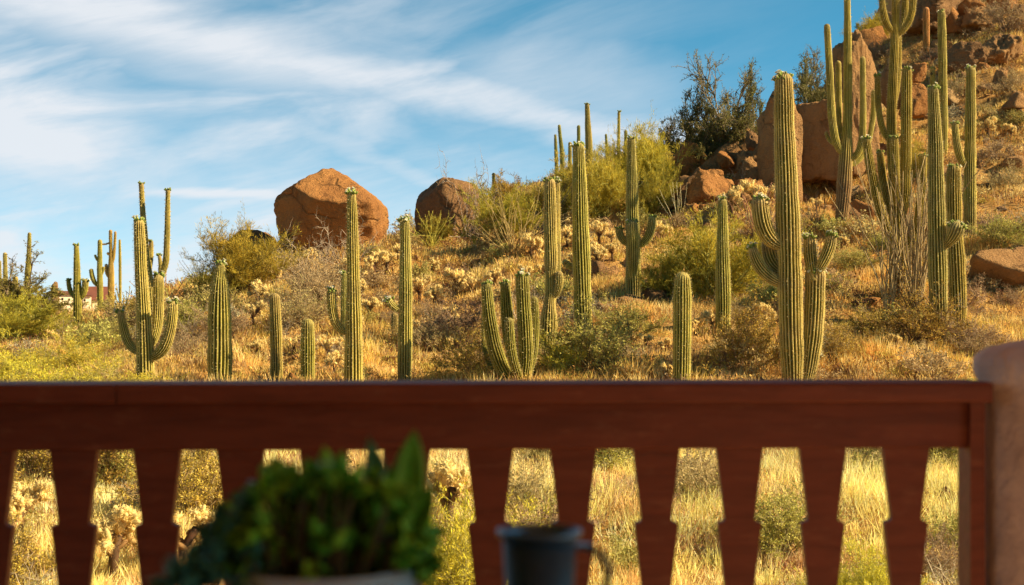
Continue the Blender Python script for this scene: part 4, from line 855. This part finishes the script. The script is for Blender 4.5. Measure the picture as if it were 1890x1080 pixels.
# ankle-high brush between the clumps: one mass nobody could count
NB = 6500; Yq = (12 ** 1.5 + r.random(NB) * (84 ** 1.5 - 12 ** 1.5)) ** (1 / 1.5); uq = r.uniform(-120, 2010, NB); Xq = (uq - 945) / F * Yq
kp = ~((uq > 1440) & (Yq > 48)) | (r.random(NB) < .45); Yq, Xq = Yq[kp], Xq[kp]; NB = len(Yq)
pl = np.array([[.70, .49, .15], [.38, .22, .09], [.50, .42, .09], [.38, .27, .13], [.62, .36, .10], [.24, .12, .065]]); cq = pl[r.choice(6, NB, p=[.25, .17, .11, .11, .13, .23])] * r.uniform(.8, 1.15, (NB, 1)); cq = np.minimum(cq * np.where(Yq < 23, 1.6, 1.)[:, None], .9)  # nearest brush gets lighter colours to make up for its self-shadow
sz = r.uniform(.16, .42, NB) * (.8 + Yq / 90); nl = np.where(Yq < 26, 190, np.where(Yq < 42, 120, 70)); ix = np.repeat(np.arange(NB), nl); M2 = len(ix)
dd = unit(r.normal(size=(M2, 3))); dd[:, 2] = np.abs(dd[:, 2]) * .9 + .1; rr_ = (r.random(M2) ** .45)[:, None] * sz[ix][:, None]; lump = 1 + .3 * np.sin(dd[:, :1] * 5 + ix[:, None]) * np.cos(dd[:, 1:2] * 4 + ix[:, None])
Pq = dd * rr_ * lump * np.array([1, 1, .8]); Pq[:, 0] += Xq[ix]; Pq[:, 1] += Yq[ix]; Pq[:, 2] += ground(Xq, Yq)[ix] - .04
mb = MB(); leaves(mb, Pq, dd + r.normal(size=(M2, 3)) * .6, np.where(Yq < 26, .055, .09)[ix] * r.uniform(.5, 1.3, M2), np.where(Yq < 26, .010, np.where(Yq < 42, .018, .03))[ix], cq[ix] * r.uniform(.7, 1.25, (M2, 1)), r)
tag(mb.obj('ground_brush', M_leaf), 'ankle-high dry brush carpeting the slope between the shrubs', 'brush', kind='stuff')
# dry grass: one mass nobody could count
N = 30000; Yt_ = (11.5 ** 1.45 + r.random(N) * (84 ** 1.45 - 11.5 ** 1.45)) ** (1 / 1.45); ut = r.uniform(-140, 2030, N); Xt = (ut - 945) / F * Yt_
pn_ = np.sin(Xt * .9 + Yt_ * .5) + np.sin(Xt * .35 - Yt_ * .75 + 2) + np.sin(Xt * 2.1 + Yt_ * 1.7 + 1) * .6 + r.normal(size=N) * .35
bare = (ut > 1440) & (Yt_ > 46) & (pn_ < 1.0) | (pn_ < -1.9)
keep = ~bare | (r.random(N) < .7); Yt_, Xt, ut, pn_ = Yt_[keep], Xt[keep], ut[keep], pn_[keep]; N = len(Yt_)
Zt = ground(Xt, Yt_); nb_ = np.where(Yt_ < 24, 46, np.where(Yt_ < 40, 30, 17)); idx = np.repeat(np.arange(N), nb_); M_ = len(idx)
pal = np.array([[.78, .54, .16], [.88, .68, .30], [.66, .37, .10], [.62, .51, .12], [.40, .25, .12]])
w_ = np.stack([np.full(N, 1.1), .8 + .5 * np.sin(Xt * 1.3 + 3), .25 + .55 * (ut > 1500) * (Yt_ > 36) + .2 * np.sin(Yt_), .45 + .45 * np.sin(Xt * .5 + Yt_ * .3) + .5 * (ut < 400), .35 + .3 * np.sin(Yt_ * 1.1 + Xt * .7)], 1).clip(.02)
cs = np.cumsum(w_ / w_.sum(1, keepdims=True), 1); ci = (r.random((N, 1)) > cs).sum(1).clip(0, 4); tc_ = np.minimum(pal[ci] * r.uniform(.78, 1.15, (N, 1)) * np.where(Yt_ < 23, 1.3, 1.06)[:, None] + np.where(Yt_ < 23, .15, 0.015)[:, None], .95)  # nearest tufts paler, colour brightened to offset blades shading each other
ht = (.15 + .15 * r.random(N) ** 2 + .045 * pn_).clip(.05) * np.where(Yt_ < 25, 1.15, 1.0) * (.9 + Yt_ / 200)
sp_ = .07 + .10 * r.random(N)
off = r.normal(size=(M_, 2)) * sp_[idx][:, None]
Pb = np.stack([Xt[idx] + off[:, 0], Yt_[idx] + off[:, 1], Zt[idx] - .02], 1); Pb[:, 2] = ground(Pb[:, 0], Pb[:, 1]) - .02
Dg = np.stack([off[:, 0] * 2.6 + r.normal(size=M_) * .22, off[:, 1] * 2.6 + r.normal(size=M_) * .22, np.ones(M_)], 1)
mb = MB(); leaves(mb, Pb, Dg, ht[idx] * r.uniform(.6, 1.25, M_), np.where(Yt_ < 24, .010, np.where(Yt_ < 40, .017, .028))[idx], tc_[idx] * r.uniform(.75, 1.2, (M_, 1)), r)
tag(mb.obj('dry_grass', M_grass), 'golden dry desert grass covering the slope', 'grass', kind='stuff')

# ------------------------------------------------------------------ distant house
YH = 200.0; hg = float(ground((140 - 945) / F * YH, YH))
def hx(px): return (px - 945) / F * YH
def hz(py): return (HOR - py) / F * YH
root = empty('adobe_house', (hx(140), YH, hg), 'low cream adobe house with brown-red roofs behind the dark two-armed saguaro', 'house')
mb = MB(); box(mb, hx(104), hx(137), YH, YH + 8, hg - 1, hz(543)); mb.obj('wall', M_cream, root, False)
mb = MB(); box(mb, hx(150), hx(165), YH - 1, YH + 7, hg - 1, hz(546)); mb.obj('wall', M_cream, root, False)
mb = MB(); box(mb, hx(169), hx(200), YH - .5, YH + 7, hg - 1, hz(554)); mb.obj('wall', M_cream, root, False)
mb = MB(); box(mb, hx(137), hx(150), YH + .5, YH + 7, hg - 1, hz(547)); mb.obj('wall', M_cream, root, False)
def roof(x0, x1, ye, yr, y0, dep):
    mb = MB(); a, b = hx(x0), hx(x1); e, rr = hz(ye), hz(yr)
    V = [(a, y0, e), (b, y0, e), (b, y0 + dep, e), (a, y0 + dep, e), (a, y0 + dep * .45, rr), (b, y0 + dep * .45, rr)]
    mb.add(V, [np.array([(0, 1, 5, 4), (2, 3, 4, 5), (0, 3, 2, 1)]), np.array([(0, 4, 3), (1, 2, 5)])]); mb.obj('roof', M_roof, root, False)
roof(103, 138, 542.5, 536.5, YH - .5, 9); roof(149, 168, 545.5, 538, YH - 1.5, 9); roof(163, 212, 553.5, 528, YH - 1, 9)
root.rotation_euler = (0, 0, radians(30))
for x, y in ((116, 552), (128, 553), (153, 554)):
    w_ = MB(); yb = YH - .06 if x < 140 else YH - 1.06; box(w_, hx(x - 1.6), hx(x + 1.6), yb, yb + .1, hz(y + 2), hz(y - 2)); w_.obj('window', M_glass, root, False)
YC = 66; c = at(102, 545, YC)
root = empty('stone_pillar', (c[0], YC, float(ground(c[0], YC))), 'rough stacked-stone pillar left of the distant house', 'pillar')
for k in range(5):
    P, Fc = rock_verts((.26 - .015 * k, .24, .24), seed=92 + k, sub=3, rough=.1); MB().add(P + at(102 + (k % 2) * 1.5 - 1, 577 - k * 12, YC), Fc).obj('stone', M_stonepile, root)

# ------------------------------------------------------------------ unseen porch, added to shade the railing and bounce sun off the deck
mb = MB(); box(mb, -7, 6.5, -3.0, 3.34, -1.37, -1.25); box(mb, -7, 6.5, 3.0, 3.30, -3.2, -1.372); tag(mb.obj('patio_deck', M_deck, smooth=False), kind='structure')
root = empty('porch', (0, -2.6, -1.25), 'unseen stucco porch wall and beamed ceiling added to shade the patio', 'porch')
mb = MB(); box(mb, -7, 4.45, -3.0, -2.7, -1.25, 1.5); mb.obj('wall', M_wall, root, False)
mb = MB(); box(mb, -7.2, 4.55, -3.1, 3.7, 1.504, 1.66)
mb.obj('roof', M_ceil, root, False)
for k in range(8):
    mb = MB(); x = -6.6 + k * 1.5; box(mb, x, x + .14, -2.69, 3.6, 1.34, 1.50); mb.obj('beam', M_wood, root, False)

# ------------------------------------------------------------------ railing
def yr(px): return 3.18 + (px - 900) / 1890 * .075
def rx(px, d=0.): return (px - 945) / F * (yr(px) + d)
def beam(name, pxa, pxb, d0, d1, zt, zb, root, bev=.006):
    """a horizontal member between two photo columns, d = depth offset"""
    mb = MB(); V = []
    for px in (pxa, pxb):
        x = rx(px); y = yr(px)
        for d, z in ((d0 + bev, zt), (d1 - bev, zt), (d1, zt - bev), (d1, zb + bev), (d1 - bev, zb), (d0 + bev, zb), (d0, zb + bev), (d0, zt - bev)): V.append((x, y + d, z))
    Fq = [(k, (k + 1) % 8, 8 + (k + 1) % 8, 8 + k) for k in range(8)]
    mb.add(V, [np.array(Fq), np.array([list(range(8))[::-1], list(range(8, 16))])]); return mb.obj(name, M_wood, root, False)
rail = empty('railing', (0, 3.2, -1.25), 'dark red-brown wooden balcony railing with notched flat balusters', 'railing')
beam('top_cap', -700, 231, -.075, .105, -.1640, -.2075, rail)
beam('top_cap', 233.2, 1812, -.075, .105, -.1640, -.2075, rail)
beam('top_board', -700, 1786, 0, .045, -.2095, -.3150, rail, .004)
beam('bottom_rail', -700, 1786, 0, .045, -1.06, -1.15, rail, .004)
prof = [(43, 818), (42.5, 834), (27.5, 956), (27.5, 962), (30, 966), (39, 968.5), (40, 972), (25, 1104), (25.5, 1109), (38, 1112), (39, 1116), (24, 1250), (25, 1255), (38, 1258), (40, 1400), (40, 1475)]
k = 0
for n in range(-4, 12):
    cx = 132 + 154.4 * n
    if cx > 1760: break
    y0 = yr(cx) + .012; mb = MB(); zs = [(HOR - py) / F * 3.19 for _, py in prof]; hw = [w / F * 3.2 for w, _ in prof]; xc = rx(cx); m_ = len(prof)
    V = []
    for d in (0, .026):
        V += [(xc - hw[i], y0 + d, zs[i]) for i in range(m_)] + [(xc + hw[i], y0 + d, zs[i]) for i in range(m_)]
    Q = []
    for i in range(m_ - 1):
        L0, L1, R0_, R1_ = i, i + 1, m_ + i, m_ + i + 1; o = 2 * m_
        Q += [(L0, L1, R1_, R0_), (L0 + o, R0_ + o, R1_ + o, L1 + o), (L0, L0 + o, L1 + o, L1), (R0_, R1_, R1_ + o, R0_ + o)]
    mb.add(V, [np.array(Q), np.array([(0, m_, 3 * m_, 2 * m_), (m_ - 1, 3 * m_ - 1, 4 * m_ - 1, 2 * m_ - 1)])]); mb.obj('baluster', M_wood, rail, False)
mb = MB(); V = []
box(mb, rx(1786), rx(1813), yr(1800) - .02, yr(1800) + .07, -1.25, -.209); mb.obj('post', M_wood, rail, False)

# stucco pillar at the right
px0, Yc_ = 1995, 3.26; c = at(px0, HOR, Yc_); R = lambda p: p / F * (Yc_ - .05)
z_ = lambda py: (HOR - py) / F * (Yc_ - .1)
pr = [(R(181), -3.1), (R(181), -1.0), (R(179), -.5), (R(178), z_(760)), (R(179), z_(722)), (R(184), z_(708)), (R(190), z_(698)), (R(193), z_(682)), (R(192), z_(668)), (R(186), z_(657)), (R(166), z_(645)), (R(130), z_(635)), (R(95), z_(628)), (R(45), z_(623)), (.001, z_(621))]
zz = [p[1] for p in pr]
def wobf(a, z): return 1 + .012 * np.sin(3 * a + z * 6) + .008 * np.sin(7 * a + z * 17)
mb = MB(); lathe(mb, pr, (c[0], Yc_, 0), 64, rfun=wobf)
o = mb.obj('stucco_pillar', M_stucco, origin=(c[0], Yc_, -3.1)); tag(o, 'rounded pinkish-brown stucco pillar at the right end of the railing', 'pillar')

# ------------------------------------------------------------------ table, mug, potted plant
ZT = -.345
t = empty('patio_table', (-.1, 1.35, -1.25), 'dark patio table carrying the mug and the potted plant', 'table')
mb = MB(); a_ = .42; lathe(mb, [(.001, ZT - .03), (a_ - .006, ZT - .03), (a_, ZT - .024), (a_, ZT - .006), (a_ - .006, ZT), (.001, ZT)], (-.12, 1.28, 0), 64); mb.obj('table_top', M_table, t)
for sx_ in (-1, 1):
    for sy in (-1, 1): mb = MB(); tube(mb, [(-.12 + sx_ * .2, 1.28 + sy * .2, ZT - .031), (-.12 + sx_ * .27, 1.28 + sy * .27, -1.25)], [.016, .012], 10); mb.obj('leg', M_table, t)
Ym = 1.47; xm = (996 - 945) / F * Ym; pm = F / Ym
mug = empty('enamel_mug', (xm, Ym, ZT), 'dark blue-black enamel camping mug with a metal rim on the table', 'mug')
zr = (HOR - 981) / F * Ym
rt, rb = 74 / pm, 67 / pm; h = zr - ZT
mb = MB(); lathe(mb, [(.001, .002), (rb * .86, .002), (rb * .90, .006), (rb * .92, h * .15), (rt * .93, h - .006), (rt * .90, h - .006), (rb * .86, .012), (.001, .010)], (xm, Ym, ZT), 48); mb.obj('body', M_enamel, mug)
mb = MB(); lathe(mb, [(rt * .92, h - .0085), (rt * 1.03, h - .005), (rt * 1.07, h - .001), (rt * 1.06, h + .002), (rt * 1.02, h + .0025), (rt * .93, h - .003), (rt * .92, h - .0085)], (xm, Ym, ZT), 48); mb.obj('rim', M_rim, mug)
mb = MB(); hh = lambda px, py: np.array([(px - 945) / F * Ym, Ym, (HOR - py) / F * Ym])
box(mb, *(hh(1056, 0)[0], hh(1090, 0)[0]), Ym - .008, Ym + .008, hh(0, 1013)[2], hh(0, 1004)[2]); mb.obj('thumb_rest', M_rim, mug, False)
mb = MB(); tube(mb, resample([hh(1082, 1010), hh(1104, 1018), hh(1120, 1038), hh(1124, 1062), hh(1116, 1090), hh(1098, 1116), hh(1060, 1132)], .004, 5), .0042, 8); mb.obj('handle', M_wire, mug)
# bowl
Yb = 1.40; xb = (600 - 945) / F * Yb; pb = F / Yb; zb = (HOR - 1070) / F * (Yb - .09); Rb = 182 / (F / (Yb - .05))
pot = empty('potted_plant', (xb, Yb, ZT), 'shallow clay bowl planted with dark green jade leaves and a spiky agave', 'potted plant')
hb = zb - ZT; mb = MB(); lathe(mb, [(.001, 0), (Rb * .6, 0), (Rb * .72, .004), (Rb * .95, hb * .6), (Rb, hb * .9), (Rb, hb), (Rb * .96, hb), (Rb * .93, hb * .85), (Rb * .7, .012), (.001, .01)], (xb, Yb, ZT), 64); mb.obj('bowl', M_bowl, pot)
mb = MB(); lathe(mb, [(.001, hb * .86), (Rb * .5, hb * .84), (Rb * .925, hb * .78)], (xb, Yb, ZT), 40); mb.obj('soil', M_potsoil, pot)
r = np.random.default_rng(77)
def fat_leaf(mb, b, d, L, w, c, th=.28):
    d = unit(d); s = unit(np.cross(d, r.normal(size=3))); n_ = np.cross(s, d); t_ = np.linspace(0, 1, 6); wd = w * np.sin(pi * np.clip(t_, .06, .97) ** .75) * .5; V = []
    for q, ww in zip(t_, wd):
        p = b + d * L * q + n_ * L * .12 * q * q
        V += [p - s * ww, p - n_ * ww * th, p + s * ww, p + n_ * ww * th]
    Q = [(4 * i + k, 4 * i + (k + 1) % 4, 4 * i + 4 + (k + 1) % 4, 4 * i + 4 + k) for i in range(5) for k in range(4)]
    mb.add(V, [np.array(Q), np.array([(3, 2, 1, 0), (20, 21, 22, 23)])], c)
stm = MB(); lf = MB()
tops = []
for k in range(190):
    px = r.uniform(372, 785); frac = (px - 385) / 410
    topy = 862 + 95 * abs((px - 590) / 205) ** 2.2 + 14 * sin(px * .06) + 8 * sin(px * .15) + (25 if px < 440 else 0)
    if px > 770: topy = max(topy, 960)
    py = topy + 18 + (r.random() ** 1.3) * (1050 - topy); Yk = Yb + r.uniform(-.08, .08)
    e = at(px, py, Yk); b0 = np.array([xb + (px - 600) / pb * .6, Yb + (Yk - Yb) * .8, zb - .01]); tube(stm, [b0, (b0 + e) / 2 + r.normal(size=3) * .006, e], [.0035, .003, .0022], 6, (.12, .10, .05)); tops.append((e, px))
for e, px in tops:
    for _ in range(10):
        d = r.normal(size=3) * .8 + np.array([0, -.2, .55]); g_ = r.random()
        c = np.array([.075, .32, .025]) * (1 - g_) + np.array([.42, .85, .09]) * g_ ** 2
        if px < 480 and r.random() < .5: c = np.array([.07, .21, .16])
        if px < 420: c = np.array([.08, .25, .17])
        fat_leaf(lf, e - unit(d) * .004 + r.normal(size=3) * .005, d, r.uniform(.014, .026), r.uniform(.010, .017), c * r.uniform(.7, 1.3))
stm.obj('stem', M_twig, pot); lf.obj('foliage', M_pot_leaf, pot)
tr = MB(); Yk = Yb - .06
for q in range(26):
    px = 300 + 105 * r.random(); py = 1068 - (px - 300) * .28 + r.normal() * 10; e = at(px, py, Yk + r.uniform(-.02, .02))
    for _ in range(3): fat_leaf(tr, e, r.normal(size=3) + [0, -.3, .2], .020, .013, np.array([.08, .25, .18]) * r.uniform(.7, 1.3))
tube(tr, [at(440, 1055, Yk), at(380, 1045, Yk), at(300, 1070, Yk)], .003, 6, (.06, .1, .05)); tr.obj('trailing_stem', M_pot_leaf, pot)
def blade(tip, base, wpx, c, c2, bow):
    mb = MB(); t_ = np.linspace(0, 1, 14); b, e = at(*base, Yb), at(*tip, Yb + bow); V = []; Cc = []; d = unit(e - b); s = unit(np.cross(d, [0, 1, .15])); n_ = np.cross(s, d)
    for q in t_:
        p = b + (e - b) * q + np.array([0, 0, -.02]) * (q * (1 - q)) * bow * 8; ww = wpx / pb * .5 * (.55 + 1.5 * q * (1 - q) ** .8 if q < .99 else .02) * (1 - q ** 6)
        V += [p - s * ww, p - s * ww * .8 - n_ * .001, p - n_ * ww * -.25 , p + s * ww * .8 - n_ * .001, p + s * ww, p - n_ * (.004 * (1 - q) + .0006) + n_ * ww * .1]
        Cc += [c2, c, c, c, c2, c]
    Q = [(6 * i + k, 6 * i + (k + 1) % 6, 6 * i + 6 + (k + 1) % 6, 6 * i + 6 + k) for i in range(13) for k in range(6)]
    mb.add(V, np.array(Q), np.array(Cc)); mb.obj('agave_leaf', M_pot_leaf, pot)
g1, g2, g3 = (.09, .38, .04), (.10, .32, .17), (.40, .55, .08)
for tip, base, w, c, c2, bow in [((766, 792), (735, 1010), 66, g1, g3, .0), ((681, 806), (722, 1010), 54, g2, g2, .03), ((800, 893), (742, 1015), 48, g1, g3, -.03), ((712, 862), (728, 1010), 40, g2, g1, -.02), ((640, 900), (715, 1015), 32, g1, g1, .03), ((815, 968), (745, 1022), 30, g1, g2, .02), ((752, 880), (735, 1010), 34, g1, g3, -.05)]:
    blade(tip, base, w, c, c2, bow)
print('built', len(bpy.data.objects))
